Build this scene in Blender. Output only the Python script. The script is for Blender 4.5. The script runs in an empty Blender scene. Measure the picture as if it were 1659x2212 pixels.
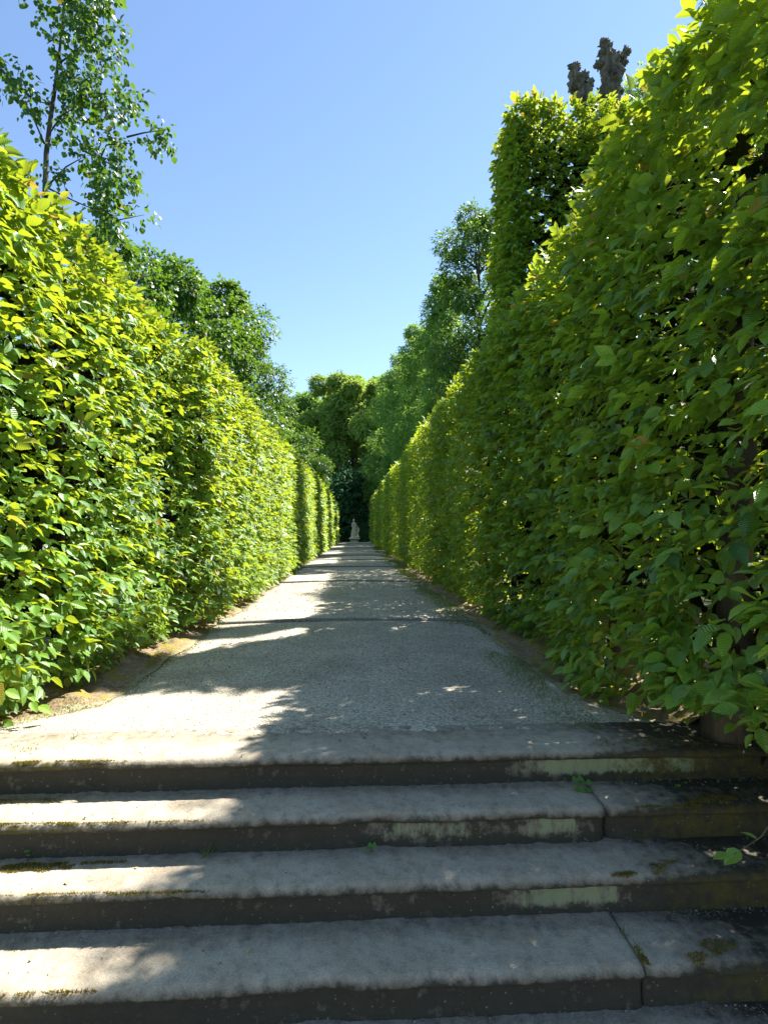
import bpy, bmesh, math, random
import numpy as np
from mathutils import Vector, Matrix, noise

# ------------------------------------------------------------------ camera, sky, sun, exposure
sc = bpy.context.scene
COL = sc.collection
cam_d = bpy.data.cameras.new("camera"); cam = bpy.data.objects.new("camera", cam_d); COL.objects.link(cam)
sc.camera = cam
cam_d.sensor_fit = 'HORIZONTAL'; cam_d.sensor_width = 36.0
cam_d.lens = 36.0 * 1200 / 1659
cam_d.shift_y = 42 / 1659
cam_d.clip_start = 0.05; cam_d.clip_end = 3000
cam.location = (0, 0, 1.2)
cam.rotation_euler = (math.radians(90), 0, math.radians(-2.93))

SUN_AZ = math.radians(53)      # from +Y towards +X
SUN_EL = math.radians(52.5)
w = bpy.data.worlds.new("World"); sc.world = w; w.use_nodes = True
nt = w.node_tree; bg = nt.nodes['Background']
sky = nt.nodes.new('ShaderNodeTexSky'); sky.sky_type = 'NISHITA'; sky.sun_disc = False
sky.sun_elevation = SUN_EL; sky.sun_rotation = SUN_AZ
sky.air_density = 1.0; sky.dust_density = 0.05; sky.ozone_density = 2.2
nt.links.new(sky.outputs[0], bg.inputs[0]); bg.inputs[1].default_value = 0.082

sun_d = bpy.data.lights.new("sun", 'SUN'); sun = bpy.data.objects.new("sun", sun_d); COL.objects.link(sun)
sun_d.energy = 5.0; sun_d.angle = math.radians(0.6); sun_d.color = (1.0, 0.95, 0.86)
sdir = Vector((math.sin(SUN_AZ) * math.cos(SUN_EL), math.cos(SUN_AZ) * math.cos(SUN_EL), math.sin(SUN_EL)))
sun.rotation_euler = sdir.to_track_quat('Z', 'Y').to_euler()
sun.location = sdir * 60

vs = sc.view_settings
vs.view_transform = 'Standard'; vs.look = 'None'; vs.gamma = 1.0; vs.use_curve_mapping = False
vs.exposure = 1.68
sc.cycles.max_bounces = 8; sc.cycles.diffuse_bounces = 6; sc.cycles.transmission_bounces = 4
sc.cycles.glossy_bounces = 2

RNG = np.random.default_rng(11)
random.seed(5)

# ------------------------------------------------------------------ helpers
def tag(o, label=None, cat=None, group=None, kind=None):
    if label: o['label'] = label
    if cat: o['category'] = cat
    if group: o['group'] = group
    if kind: o['kind'] = kind
    return o

def empty(name, loc=(0, 0, 0)):
    o = bpy.data.objects.new(name, None); COL.objects.link(o); o.location = loc
    o.empty_display_size = 0.2
    return o

def vnoise(P, seed=0):
    """smooth value noise in [-1,1] for an (n,3) array"""
    P = np.asarray(P, float); I = np.floor(P).astype(np.int64); F = P - I
    F = F * F * (3 - 2 * F)
    def h(i, j, k):
        n = (i * 374761393 + j * 668265263 + k * 2147483647 + seed * 974634777) & 0xffffffff
        n = ((n ^ (n >> 13)) * 1274126177) & 0xffffffff
        n = n ^ (n >> 16)
        return (n & 0xffff) / 32767.5 - 1
    r = 0
    for a in (0, 1):
        for b in (0, 1):
            for c in (0, 1):
                wgt = (F[:, 0] if a else 1 - F[:, 0]) * (F[:, 1] if b else 1 - F[:, 1]) * (F[:, 2] if c else 1 - F[:, 2])
                r = r + wgt * h(I[:, 0] + a, I[:, 1] + b, I[:, 2] + c)
    return r

def fnoise(P, octs=3, seed=0):
    P = np.asarray(P, float); r = 0; a = 1.0
    for k in range(octs):
        r = r + a * vnoise(P * 2 ** k + 13.7 * k, seed + k); a *= 0.5
    return r

def mk(name, V, F, mat, parent=None, loc=None, smooth=True, uv=None, col=None):
    """one mesh object; F is a list of (n,k) int arrays"""
    me = bpy.data.meshes.new(name)
    V = np.asarray(V, np.float32)
    if loc is not None: V = V - np.asarray(loc, np.float32)
    F = [np.asarray(f, np.int32) for f in F if len(f)]
    me.vertices.add(len(V)); me.vertices.foreach_set('co', V.ravel())
    nl = sum(f.size for f in F); npoly = sum(len(f) for f in F)
    me.loops.add(nl); me.polygons.add(npoly)
    vi = np.concatenate([f.ravel() for f in F]); me.loops.foreach_set('vertex_index', vi)
    tot = np.concatenate([np.full(len(f), f.shape[1], np.int32) for f in F])
    st = np.concatenate([[0], np.cumsum(tot)[:-1]]).astype(np.int32)
    me.polygons.foreach_set('loop_start', st)
    try: me.polygons.foreach_set('loop_total', tot)
    except Exception: pass
    me.update(calc_edges=True)
    if smooth: me.polygons.foreach_set('use_smooth', np.ones(npoly, bool))
    if uv is not None:
        l = me.uv_layers.new(name='UVMap'); l.data.foreach_set('uv', np.asarray(uv, np.float32)[vi].ravel())
    if col is not None:
        a = me.color_attributes.new('Col', 'FLOAT_COLOR', 'POINT'); a.data.foreach_set('color', np.asarray(col, np.float32).ravel())
    me.materials.append(mat); me.validate()
    o = bpy.data.objects.new(name, me); COL.objects.link(o)
    if loc is not None and parent is None: o.location = loc
    if parent is not None: o.parent = parent
    return o

class MB:
    def __init__(s): s.V = []; s.Q = []; s.T = []; s.n = 0
    def add(s, V, Q=None, T=None):
        s.V.append(np.asarray(V, float))
        if Q is not None and len(Q): s.Q.append(np.asarray(Q) + s.n)
        if T is not None and len(T): s.T.append(np.asarray(T) + s.n)
        s.n += len(V)
    def tube(s, P, R, n=8, rough=0.0, seed=0, cap=True):
        P = np.asarray(P, float); R = np.asarray(R, float) * np.ones(len(P))
        T = np.gradient(P, axis=0); T /= np.linalg.norm(T, axis=1)[:, None] + 1e-9
        up = np.array([0, 1, 0]) if abs(T[0][1]) < 0.9 else np.array([1, 0, 0])
        A = np.cross(T, up); A /= np.linalg.norm(A, axis=1)[:, None] + 1e-9
        B = np.cross(T, A)
        th = np.arange(n) * 2 * math.pi / n
        ring = (A[:, None] * np.cos(th)[None, :, None] + B[:, None] * np.sin(th)[None, :, None])
        V = P[:, None] + ring * R[:, None, None]
        V = V.reshape(-1, 3)
        if rough:
            Rr = np.repeat(R, n)
            d = ring.reshape(-1, 3)
            V = V + d * (fnoise(V / (rough[1]), 3, seed) * rough[0])[:, None]
        i = np.arange(len(P) - 1)[:, None] * n; j = np.arange(n)[None]; k = (j + 1) % n
        Q = np.stack([i + j, i + k, i + n + k, i + n + j], -1).reshape(-1, 4)
        if cap:
            V = np.vstack([V, P[-1] + T[-1] * R[-1] * 0.4, P[0] - T[0] * R[0] * 0.2]); a = len(V) - 2; b = (len(P) - 1) * n
            TT = [[b + q, b + (q + 1) % n, a] for q in range(n)] + [[(q + 1) % n, q, a + 1] for q in range(n)]
        else: TT = None
        s.add(V, Q, TT)
    def box(s, x0, x1, y0, y1, z0, z1):
        V = [(x, y, z) for z in (z0, z1) for y in (y0, y1) for x in (x0, x1)]
        s.add(V, [(0, 2, 3, 1), (4, 5, 7, 6), (0, 1, 5, 4), (2, 6, 7, 3), (0, 4, 6, 2), (1, 3, 7, 5)])
    def build(s, name, mat, parent=None, loc=None, smooth=True):
        F = []
        if s.Q: F.append(np.vstack(s.Q))
        if s.T: F.append(np.vstack(s.T))
        return mk(name, np.vstack(s.V), F, mat, parent, loc, smooth)

def grid_faces(nu, nv):
    i = np.arange(nu - 1)[:, None]; j = np.arange(nv - 1)[None]
    a = i * nv + j
    return np.stack([a, a + nv, a + nv + 1, a + 1], -1).reshape(-1, 4)

# ------------------------------------------------------------------ materials
def new_mat(name):
    m = bpy.data.materials.new(name); m.use_nodes = True
    n = m.node_tree; n.nodes.clear()
    return m, n
def N(n, t, **kw):
    x = n.nodes.new(t)
    for k, v in kw.items():
        if k.startswith('i_'): x.inputs[k[2:].replace('_', ' ')].default_value = v
        else: setattr(x, k, v)
    return x
def ramp(n, src, stops):
    r = n.nodes.new('ShaderNodeValToRGB'); e = r.color_ramp.elements
    while len(e) < len(stops): e.new(0.5)
    for q, (p, c) in zip(e, stops):
        q.position = p; q.color = (*c, 1) if len(c) == 3 else c
    n.links.new(src, r.inputs[0]); return r
def mixc(n, fac, a, b, mode='MIX'):
    m = n.nodes.new('ShaderNodeMix'); m.data_type = 'RGBA'; m.blend_type = mode
    for idx, v in ((0, fac), (6, a), (7, b)):
        if isinstance(v, (int, float)): m.inputs[idx].default_value = v
        elif isinstance(v, tuple): m.inputs[idx].default_value = (*v, 1)
        else: n.links.new(v, m.inputs[idx])
    return m.outputs[2]

def leaf_mat(name, dark, light, young, trans, tmix=0.42, rough=0.42, veins=False, spec=0.45):
    m, n = new_mat(name)
    out = N(n, 'ShaderNodeOutputMaterial'); at = N(n, 'ShaderNodeVertexColor', layer_name='Col')
    sep = N(n, 'ShaderNodeSeparateColor'); n.links.new(at.outputs[0], sep.inputs[0])
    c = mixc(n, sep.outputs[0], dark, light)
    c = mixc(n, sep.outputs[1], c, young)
    tc = mixc(n, sep.outputs[0], tuple(x * 0.75 for x in trans), trans)
    tc = mixc(n, sep.outputs[1], tc, (0.75, 0.42, 0.07))
    b = N(n, 'ShaderNodeBsdfPrincipled'); b.inputs['Roughness'].default_value = rough
    b.inputs['Specular IOR Level'].default_value = spec
    n.links.new(c, b.inputs['Base Color'])
    t = N(n, 'ShaderNodeBsdfTranslucent')
    if veins:
        uv = N(n, 'ShaderNodeUVMap', uv_map='UVMap'); sx = N(n, 'ShaderNodeSeparateXYZ'); n.links.new(uv.outputs[0], sx.inputs[0])
        ab = N(n, 'ShaderNodeMath', operation='ABSOLUTE'); n.links.new(sx.outputs[0], ab.inputs[0])
        m1 = N(n, 'ShaderNodeMath', operation='MULTIPLY_ADD'); n.links.new(ab.outputs[0], m1.inputs[0]); m1.inputs[1].default_value = -0.32; n.links.new(sx.outputs[1], m1.inputs[2])
        m2 = N(n, 'ShaderNodeMath', operation='MULTIPLY'); n.links.new(m1.outputs[0], m2.inputs[0]); m2.inputs[1].default_value = 2 * math.pi * 10
        s1 = N(n, 'ShaderNodeMath', operation='SINE'); n.links.new(m2.outputs[0], s1.inputs[0])
        bp = N(n, 'ShaderNodeBump'); bp.inputs['Strength'].default_value = 0.4; bp.inputs['Distance'].default_value = 0.003
        n.links.new(s1.outputs[0], bp.inputs['Height']); n.links.new(bp.outputs[0], b.inputs['Normal']); n.links.new(bp.outputs[0], t.inputs['Normal'])
        # darker vein lines seen against the light
        gt = N(n, 'ShaderNodeMapRange'); n.links.new(s1.outputs[0], gt.inputs[0]); gt.inputs[1].default_value = 0.2; gt.inputs[2].default_value = 1.0; gt.inputs[3].default_value = 1.0; gt.inputs[4].default_value = 0.84
        tc = mixc(n, 1.0, tc, gt.outputs[0], 'MULTIPLY')
    n.links.new(tc, t.inputs[0])
    mx = N(n, 'ShaderNodeMixShader'); mx.inputs[0].default_value = tmix
    n.links.new(b.outputs[0], mx.inputs[1]); n.links.new(t.outputs[0], mx.inputs[2]); n.links.new(mx.outputs[0], out.inputs[0])
    return m

M = {}
M['hornbeam'] = leaf_mat('hornbeam_leaf', (0.020, 0.095, 0.028), (0.17, 0.36, 0.040), (0.45, 0.30, 0.06), (0.62, 0.73, 0.03), 0.36, 0.34, True, spec=.6)
M['hornbeam_far'] = leaf_mat('hornbeam_leaf_small', (0.020, 0.095, 0.028), (0.17, 0.36, 0.040), (0.45, 0.30, 0.06), (0.62, 0.73, 0.03), 0.36, 0.45)
M['core'] = leaf_mat('hedge_interior', (0.012, 0.014, 0.007), (0.035, 0.035, 0.014), (0.05, 0.035, 0.02), (0.03, 0.05, 0.01), 0.08, 0.8, spec=.05)  # old inner growth, coloured near-black so gaps between leaves read as deep shade
M['lime'] = leaf_mat('lime_leaf', (0.018, 0.068, 0.022), (0.055, 0.15, 0.03), (0.30, 0.26, 0.06), (0.20, 0.36, 0.02), 0.34, 0.45, spec=.3)
M['tree'] = leaf_mat('broad_leaf', (0.05, 0.15, 0.045), (0.17, 0.33, 0.075), (0.20, 0.22, 0.06), (0.38, 0.60, 0.08), 0.36, 0.6, spec=.2)
M['oak'] = leaf_mat('olive_leaf', (0.09, 0.18, 0.045), (0.24, 0.38, 0.08), (0.20, 0.20, 0.06), (0.46, 0.62, 0.08), 0.38, 0.6, spec=.2)
M['shrub'] = leaf_mat('dark_shrub_leaf', (0.03, 0.095, 0.042), (0.08, 0.19, 0.07), (0.2, 0.2, 0.05), (0.05, 0.13, 0.04), 0.22, 0.7, spec=.1)
M['weed'] = leaf_mat('weed_leaf', (0.05, 0.16, 0.03), (0.12, 0.28, 0.04), (0.3, 0.3, 0.05), (0.25, 0.5, 0.05), 0.4, 0.5)
M['grass'] = leaf_mat('grass_blade', (0.10, 0.16, 0.03), (0.24, 0.29, 0.05), (0.30, 0.26, 0.10), (0.25, 0.32, 0.03), 0.35, 0.6)
M['moss'] = leaf_mat('moss_tuft', (0.08, 0.08, 0.012), (0.24, 0.20, 0.02), (0.18, 0.10, 0.03), (0.30, 0.25, 0.02), 0.25, 0.8, spec=0.1)

def bark_mat(name, a, b, scale=14):
    m, n = new_mat(name); out = N(n, 'ShaderNodeOutputMaterial'); p = N(n, 'ShaderNodeBsdfPrincipled'); p.inputs['Roughness'].default_value = 0.9
    tc = N(n, 'ShaderNodeTexCoord'); mp = N(n, 'ShaderNodeMapping'); mp.inputs['Scale'].default_value = (1, 1, 0.25); n.links.new(tc.outputs['Object'], mp.inputs[0])
    nz = N(n, 'ShaderNodeTexNoise'); nz.inputs['Scale'].default_value = scale; nz.inputs['Detail'].default_value = 8; n.links.new(mp.outputs[0], nz.inputs[0])
    r = ramp(n, nz.outputs[0], [(0.3, a), (0.7, b)]); n.links.new(r.outputs[0], p.inputs['Base Color'])
    bp = N(n, 'ShaderNodeBump'); bp.inputs['Strength'].default_value = 0.9; bp.inputs['Distance'].default_value = 0.02
    n.links.new(nz.outputs[0], bp.inputs['Height']); n.links.new(bp.outputs[0], p.inputs['Normal']); n.links.new(p.outputs[0], out.inputs[0])
    return m
M['bark'] = bark_mat('bark', (0.03, 0.024, 0.018), (0.11, 0.085, 0.06))
M['bark_dark'] = bark_mat('bark_dark', (0.025, 0.022, 0.02), (0.08, 0.07, 0.06))
M['bark_pollard'] = bark_mat('pollard_bark', (0.035, 0.03, 0.028), (0.17, 0.15, 0.13), 7)
M['deadwood'] = bark_mat('bare_wood', (0.16, 0.10, 0.05), (0.34, 0.22, 0.12), 20)

def ground_mat(name, cols, scale, bump=0.3, dist=0.01, mossc=None, moss_thr=0.55, speck=None):
    m, n = new_mat(name); out = N(n, 'ShaderNodeOutputMaterial'); p = N(n, 'ShaderNodeBsdfPrincipled'); p.inputs['Roughness'].default_value = 0.92
    p.inputs['Specular IOR Level'].default_value = 0.25
    tc = N(n, 'ShaderNodeTexCoord'); co = tc.outputs['Object']
    nz = N(n, 'ShaderNodeTexNoise'); nz.inputs['Scale'].default_value = scale; nz.inputs['Detail'].default_value = 10; nz.inputs['Roughness'].default_value = 0.7; n.links.new(co, nz.inputs[0])
    c = ramp(n, nz.outputs[0], [(0.25, cols[0]), (0.5, cols[1]), (0.75, cols[2])]).outputs[0]
    big = N(n, 'ShaderNodeTexNoise'); big.inputs['Scale'].default_value = 1.7; big.inputs['Detail'].default_value = 5; n.links.new(co, big.inputs[0])
    br = ramp(n, big.outputs[0], [(0.3, (0.78, 0.76, 0.72)), (0.7, (1.08, 1.08, 1.08))]); c = mixc(n, 1.0, c, br.outputs[0], 'MULTIPLY')
    hgt = nz.outputs[0]
    if speck:
        vo = N(n, 'ShaderNodeTexVoronoi'); vo.inputs['Scale'].default_value = speck[0]; n.links.new(co, vo.inputs[0])
        sp = N(n, 'ShaderNodeSeparateColor'); n.links.new(vo.outputs['Color'], sp.inputs[0])
        r2 = ramp(n, sp.outputs[0], [(0.0, (0.45, 0.43, 0.40)), (0.25, (0.85, 0.84, 0.82)), (0.8, (1.05, 1.05, 1.05)), (1.0, (1.45, 1.42, 1.36))])
        c = mixc(n, speck[1], c, r2.outputs[0], 'MULTIPLY')
        hm = N(n, 'ShaderNodeMath', operation='SUBTRACT'); n.links.new(nz.outputs[0], hm.inputs[0]); n.links.new(vo.outputs['Distance'], hm.inputs[1]); hgt = hm.outputs[0]
    if mossc:
        mn = N(n, 'ShaderNodeTexNoise'); mn.inputs['Scale'].default_value = 5.5; mn.inputs['Detail'].default_value = 9; mn.inputs['Roughness'].default_value = 0.65; n.links.new(co, mn.inputs[0])
        mr = ramp(n, mn.outputs[0], [(moss_thr - 0.04, (0, 0, 0)), (moss_thr + 0.06, (1, 1, 1))])
        c = mixc(n, mr.outputs[0], c, mossc)
    n.links.new(c, p.inputs['Base Color'])
    bp = N(n, 'ShaderNodeBump'); bp.inputs['Strength'].default_value = bump; bp.inputs['Distance'].default_value = dist
    n.links.new(hgt, bp.inputs['Height']); n.links.new(bp.outputs[0], p.inputs['Normal']); n.links.new(p.outputs[0], out.inputs[0])
    return m
M['gravel'] = ground_mat('gravel', ((0.30, 0.265, 0.21), (0.62, 0.565, 0.47), (0.80, 0.74, 0.63)), 60, 1.0, 0.015, (0.16, 0.15, 0.06), 0.69, (75, 0.95))
M['soil'] = ground_mat('soil', ((0.09, 0.065, 0.04), (0.24, 0.18, 0.11), (0.42, 0.34, 0.23)), 28, 0.8, 0.02, (0.24, 0.19, 0.025), 0.55)
def verge_mat():
    m = M['soil'].copy(); m.name = 'verge_soil'; n = m.node_tree
    p = [x for x in n.nodes if x.type == 'BSDF_PRINCIPLED'][0]; src = p.inputs['Base Color'].links[0].from_socket
    tc = [x for x in n.nodes if x.type == 'TEX_COORD'][0]; at = N(n, 'ShaderNodeVertexColor', layer_name='Col'); sep = N(n, 'ShaderNodeSeparateColor'); n.links.new(at.outputs[0], sep.inputs[0])
    z = N(n, 'ShaderNodeTexNoise'); z.inputs['Scale'].default_value = 9; z.inputs['Detail'].default_value = 10; z.inputs['Roughness'].default_value = .75; n.links.new(tc.outputs['Object'], z.inputs[0])
    s_ = N(n, 'ShaderNodeMath', operation='ADD'); n.links.new(z.outputs[0], s_.inputs[0]); n.links.new(sep.outputs[0], s_.inputs[1])
    mr = N(n, 'ShaderNodeMapRange'); n.links.new(s_.outputs[0], mr.inputs[0]); mr.inputs[1].default_value = .92; mr.inputs[2].default_value = 1.05
    g = N(n, 'ShaderNodeTexNoise'); g.inputs['Scale'].default_value = 70; g.inputs['Detail'].default_value = 8; g.inputs['Roughness'].default_value = .8; n.links.new(tc.outputs['Object'], g.inputs[0])
    gc = ramp(n, g.outputs[0], [(.3, (.10, .095, .05)), (.5, (.27, .25, .15)), (.7, (.46, .42, .31))])
    n.links.new(mixc(n, mr.outputs[0], src, gc.outputs[0]), p.inputs['Base Color']); return m
M['verge'] = verge_mat()
M['forest'] = ground_mat('forest_floor', ((0.03, 0.03, 0.015), (0.06, 0.07, 0.025), (0.10, 0.10, 0.04)), 8, 0.6, 0.05, (0.05, 0.09, 0.02), 0.5)

def stone_mat(name):
    """weathered sandstone step: grit, black crust on the riser, pale algae wash, lichen dots"""
    m, n = new_mat(name); out = N(n, 'ShaderNodeOutputMaterial'); p = N(n, 'ShaderNodeBsdfPrincipled'); p.inputs['Roughness'].default_value = 0.86
    p.inputs['Specular IOR Level'].default_value = 0.3
    tc = N(n, 'ShaderNodeTexCoord'); co = tc.outputs['Object']
    at = N(n, 'ShaderNodeVertexColor', layer_name='Col'); sep = N(n, 'ShaderNodeSeparateColor'); n.links.new(at.outputs[0], sep.inputs[0])
    def nz(scale, detail=8, rough=0.65, src=co):
        x = N(n, 'ShaderNodeTexNoise'); x.inputs['Scale'].default_value = scale; x.inputs['Detail'].default_value = detail; x.inputs['Roughness'].default_value = rough
        n.links.new(src, x.inputs[0]); return x.outputs[0]
    a, b, f = nz(3.2), nz(18), nz(150, 4, 0.8)
    c = ramp(n, f, [(0.25, (0.28, 0.235, 0.175)), (0.5, (0.54, 0.465, 0.36)), (0.78, (0.72, 0.64, 0.51))]).outputs[0]
    c = mixc(n, 1.0, c, ramp(n, a, [(0.32, (0.74, 0.70, 0.64)), (0.58, (1.0, 1.0, 1.0))]).outputs[0], 'MULTIPLY')
    c = mixc(n, 1.0, c, ramp(n, b, [(0.35, (0.86, 0.85, 0.83)), (0.55, (1.0, 1.0, 1.0))]).outputs[0], 'MULTIPLY')
    # crust (attribute R) broken up by noise
    def mask(src, amt, nzs, lo, hi):
        s = N(n, 'ShaderNodeMath', operation='MULTIPLY_ADD'); n.links.new(nzs, s.inputs[0]); s.inputs[1].default_value = amt; n.links.new(src, s.inputs[2])
        mr = N(n, 'ShaderNodeMapRange'); n.links.new(s.outputs[0], mr.inputs[0]); mr.inputs[1].default_value = lo; mr.inputs[2].default_value = hi; return mr.outputs[0]
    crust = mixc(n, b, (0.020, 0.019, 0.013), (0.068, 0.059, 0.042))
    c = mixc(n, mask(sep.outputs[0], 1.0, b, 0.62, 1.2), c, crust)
    # algae (G)
    mp = N(n, 'ShaderNodeMapping'); mp.inputs['Scale'].default_value = (1, 1, 0.35); n.links.new(co, mp.inputs[0])
    st = nz(26, 6, 0.7, mp.outputs[0])
    algae = mixc(n, nz(5), (0.16, 0.22, 0.12), (0.27, 0.28, 0.16))
    c = mixc(n, mask(sep.outputs[1], 2.4, st, 1.75, 2.1), c, algae)
    # moss (B)
    mossc = mixc(n, nz(45, 8, .8), (0.03, 0.028, 0.010), (0.13, 0.105, 0.028))
    c = mixc(n, mask(sep.outputs[2], 2.2, nz(13, 9, .75), 1.4, 1.8), c, mossc)
    # lichen dots
    vo = N(n, 'ShaderNodeTexVoronoi'); vo.inputs['Scale'].default_value = 30; n.links.new(co, vo.inputs[0])
    d = N(n, 'ShaderNodeMath', operation='MULTIPLY_ADD'); n.links.new(b, d.inputs[0]); d.inputs[1].default_value = -0.45; n.links.new(vo.outputs['Distance'], d.inputs[2])
    lm = N(n, 'ShaderNodeMapRange'); n.links.new(d.outputs[0], lm.inputs[0]); lm.inputs[1].default_value = -0.125; lm.inputs[2].default_value = -0.15; lm.inputs[3].default_value = 0; lm.inputs[4].default_value = 0.35
    c = mixc(n, lm.outputs[0], c, (0.36, 0.39, 0.33))
    n.links.new(c, p.inputs['Base Color'])
    ad = N(n, 'ShaderNodeMath', operation='MULTIPLY_ADD'); n.links.new(f, ad.inputs[0]); ad.inputs[1].default_value = 0.35; n.links.new(b, ad.inputs[2])
    bp = N(n, 'ShaderNodeBump'); bp.inputs['Strength'].default_value = 0.9; bp.inputs['Distance'].default_value = 0.010
    n.links.new(ad.outputs[0], bp.inputs['Height']); n.links.new(bp.outputs[0], p.inputs['Normal']); n.links.new(p.outputs[0], out.inputs[0])
    return m
M['stone'] = stone_mat('sandstone')

def plain_mat(name, a, b, scale=20, rough=0.85, bump=0.4, dist=0.005):
    m, n = new_mat(name); out = N(n, 'ShaderNodeOutputMaterial'); p = N(n, 'ShaderNodeBsdfPrincipled'); p.inputs['Roughness'].default_value = rough
    tc = N(n, 'ShaderNodeTexCoord'); z = N(n, 'ShaderNodeTexNoise'); z.inputs['Scale'].default_value = scale; z.inputs['Detail'].default_value = 8; n.links.new(tc.outputs['Object'], z.inputs[0])
    n.links.new(ramp(n, z.outputs[0], [(0.3, a), (0.7, b)]).outputs[0], p.inputs['Base Color'])
    bp = N(n, 'ShaderNodeBump'); bp.inputs['Strength'].default_value = bump; bp.inputs['Distance'].default_value = dist; n.links.new(z.outputs[0], bp.inputs['Height'])
    n.links.new(bp.outputs[0], p.inputs['Normal']); n.links.new(p.outputs[0], out.inputs[0]); return m
M['edging'] = plain_mat('edging_stone', (0.10, 0.10, 0.09), (0.27, 0.26, 0.24), 30)
M['statue'] = plain_mat('statue_stone', (0.60, 0.47, 0.36), (0.90, 0.77, 0.62), 6, 0.8, 0.5, 0.01)
M['pedestal'] = plain_mat('pedestal_stone', (0.62, 0.50, 0.36), (0.92, 0.82, 0.64), 5, 0.8, 0.4, 0.01)
M['pebble'] = plain_mat('pebble', (0.16, 0.15, 0.135), (0.56, 0.54, 0.49), 45, 0.8, 0.2)
M['grit'] = plain_mat('grit', (0.12, 0.11, 0.09), (0.38, 0.35, 0.29), 60)
M['litter'] = plain_mat('dry_leaf', (0.30, 0.22, 0.10), (0.48, 0.38, 0.20), 15, 0.8, 0.2)
M['twig'] = plain_mat('twig', (0.05, 0.035, 0.02), (0.14, 0.10, 0.06), 30, 0.9, 0.3)

# ------------------------------------------------------------------ ground
BARS = [7.5, 13.1, 18.1, 22.2, 25.7, 30.1, 35.1, 40.2, 45.6]
RISE = 0.025
def tier(y):
    y = np.asarray(y, float); k = np.zeros_like(y)
    for b in BARS: k = k + (y > b)
    return k
def path_z(x, y):
    x = np.asarray(x, float); y = np.asarray(y, float)
    f = np.clip((y - 3.1) / 2.0, 0, 1)
    und = 0.006 * fnoise(np.stack([x * 1.3, y * 1.3, 0 * x], -1).reshape(-1, 3), 2, 3).reshape(x.shape)
    return tier(y) * RISE - 0.035 * f * (x / 1.8) ** 2 + und * f

def far_base(y):   # average level of the avenue
    return np.clip((np.asarray(y, float) - 5) / 45, 0, 1) * RISE * 9

# the big sheet
xs = np.concatenate([[-900, -300, -120, -60], np.linspace(-30, -4, 14), np.linspace(-3.5, 3.5, 15), np.linspace(4, 30, 14), [60, 120, 300, 900]])
ys = np.concatenate([[-900, -200, -60, -20], np.linspace(-8, 0.6, 9), [1.35, 2.0, 2.6, 3.15, 3.35], np.linspace(4, 70, 45), [90, 140, 300, 900]])
X, Y = np.meshgrid(xs, ys, indexing='ij')
Z = np.where(Y < 3.2, np.clip((Y - 1.35) / 1.85, 0, 1) * 0.88 - 0.94, far_base(Y) - 0.06)
Z = np.where((np.abs(X) < 3.4) & (Y < 3.3), -1.0, Z)
Z = Z + np.where(np.abs(X) > 5, 0.05 * fnoise(np.stack([X.ravel() * .2, Y.ravel() * .2, 0 * X.ravel()], -1), 2, 1).reshape(X.shape), 0)
o = mk('ground', np.stack([X, Y, Z], -1).reshape(-1, 3), [grid_faces(len(xs), len(ys))[:, ::-1]], M['forest']); tag(o, kind='structure')

# lower landing in front of the stairs
xs = np.linspace(-6, 6, 60); ys = np.linspace(-4, 1.93, 40); X, Y = np.meshgrid(xs, ys, indexing='ij')
Z = -0.906 + 0.004 * fnoise(np.stack([X.ravel(), Y.ravel(), 0 * X.ravel()], -1) * 1.5, 2, 9).reshape(X.shape)
o = mk('landing', np.stack([X, Y, Z], -1).reshape(-1, 3), [grid_faces(60, 40)[:, ::-1]], M['gravel']); tag(o, kind='structure')

# gravel path in shallow tiers
def pxl(y): return -1.83 - 0.75 * np.clip((4.0 - y) / 0.7, 0, 1) ** 1.4 - 0.02 * np.sin(y * 1.1) - 0.02 * np.sin(y * 2.7 + 1)
def pxr(y): return 1.66 + 0.25 * np.clip((3.9 - y) / 0.6, 0, 1) ** 1.4 + 0.02 * np.sin(y * 0.9) + 0.015 * np.sin(y * 2.1) - 0.004 * y
Vp = []; Fp = []; base = 0
edges = [3.05] + BARS + [51.0]
for a, b in zip(edges[:-1], edges[1:]):
    ny = max(6, int((b - a) / (0.12 if a > 3.1 else 0.03))); ys = np.linspace(a + (0 if a < 3.2 else 0.05), b, ny); nx = 46
    t = np.linspace(0, 1, nx)
    Y = np.repeat(ys[None], nx, 0); L_, R_ = pxl(ys), pxr(ys)
    X = L_[None] + (R_ - L_)[None] * t[:, None]
    Z = path_z(X, Y - 1e-4 + (0 if a < 3.2 else 0.0))
    Z = Z + (tier(np.full_like(Y, (a + b) / 2)) - tier(Y)) * RISE
    Z = Z - 0.0035
    Z = Z + np.where(Y < 4.0, 0.008 - 0.03 * np.clip((3.32 + 0.012 * np.sin(X * 9) + 0.008 * np.sin(X * 31) - Y) / 0.05, 0, 1), 0.008 * np.clip((4.6 - Y) / .6, 0, 1))
    Vp.append(np.stack([X, Y, Z], -1).reshape(-1, 3)); Fp.append(grid_faces(nx, ny)[:, ::-1] + base); base += nx * ny
o = mk('path', np.vstack(Vp), [np.vstack(Fp)], M['gravel']); tag(o, kind='structure')

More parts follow.
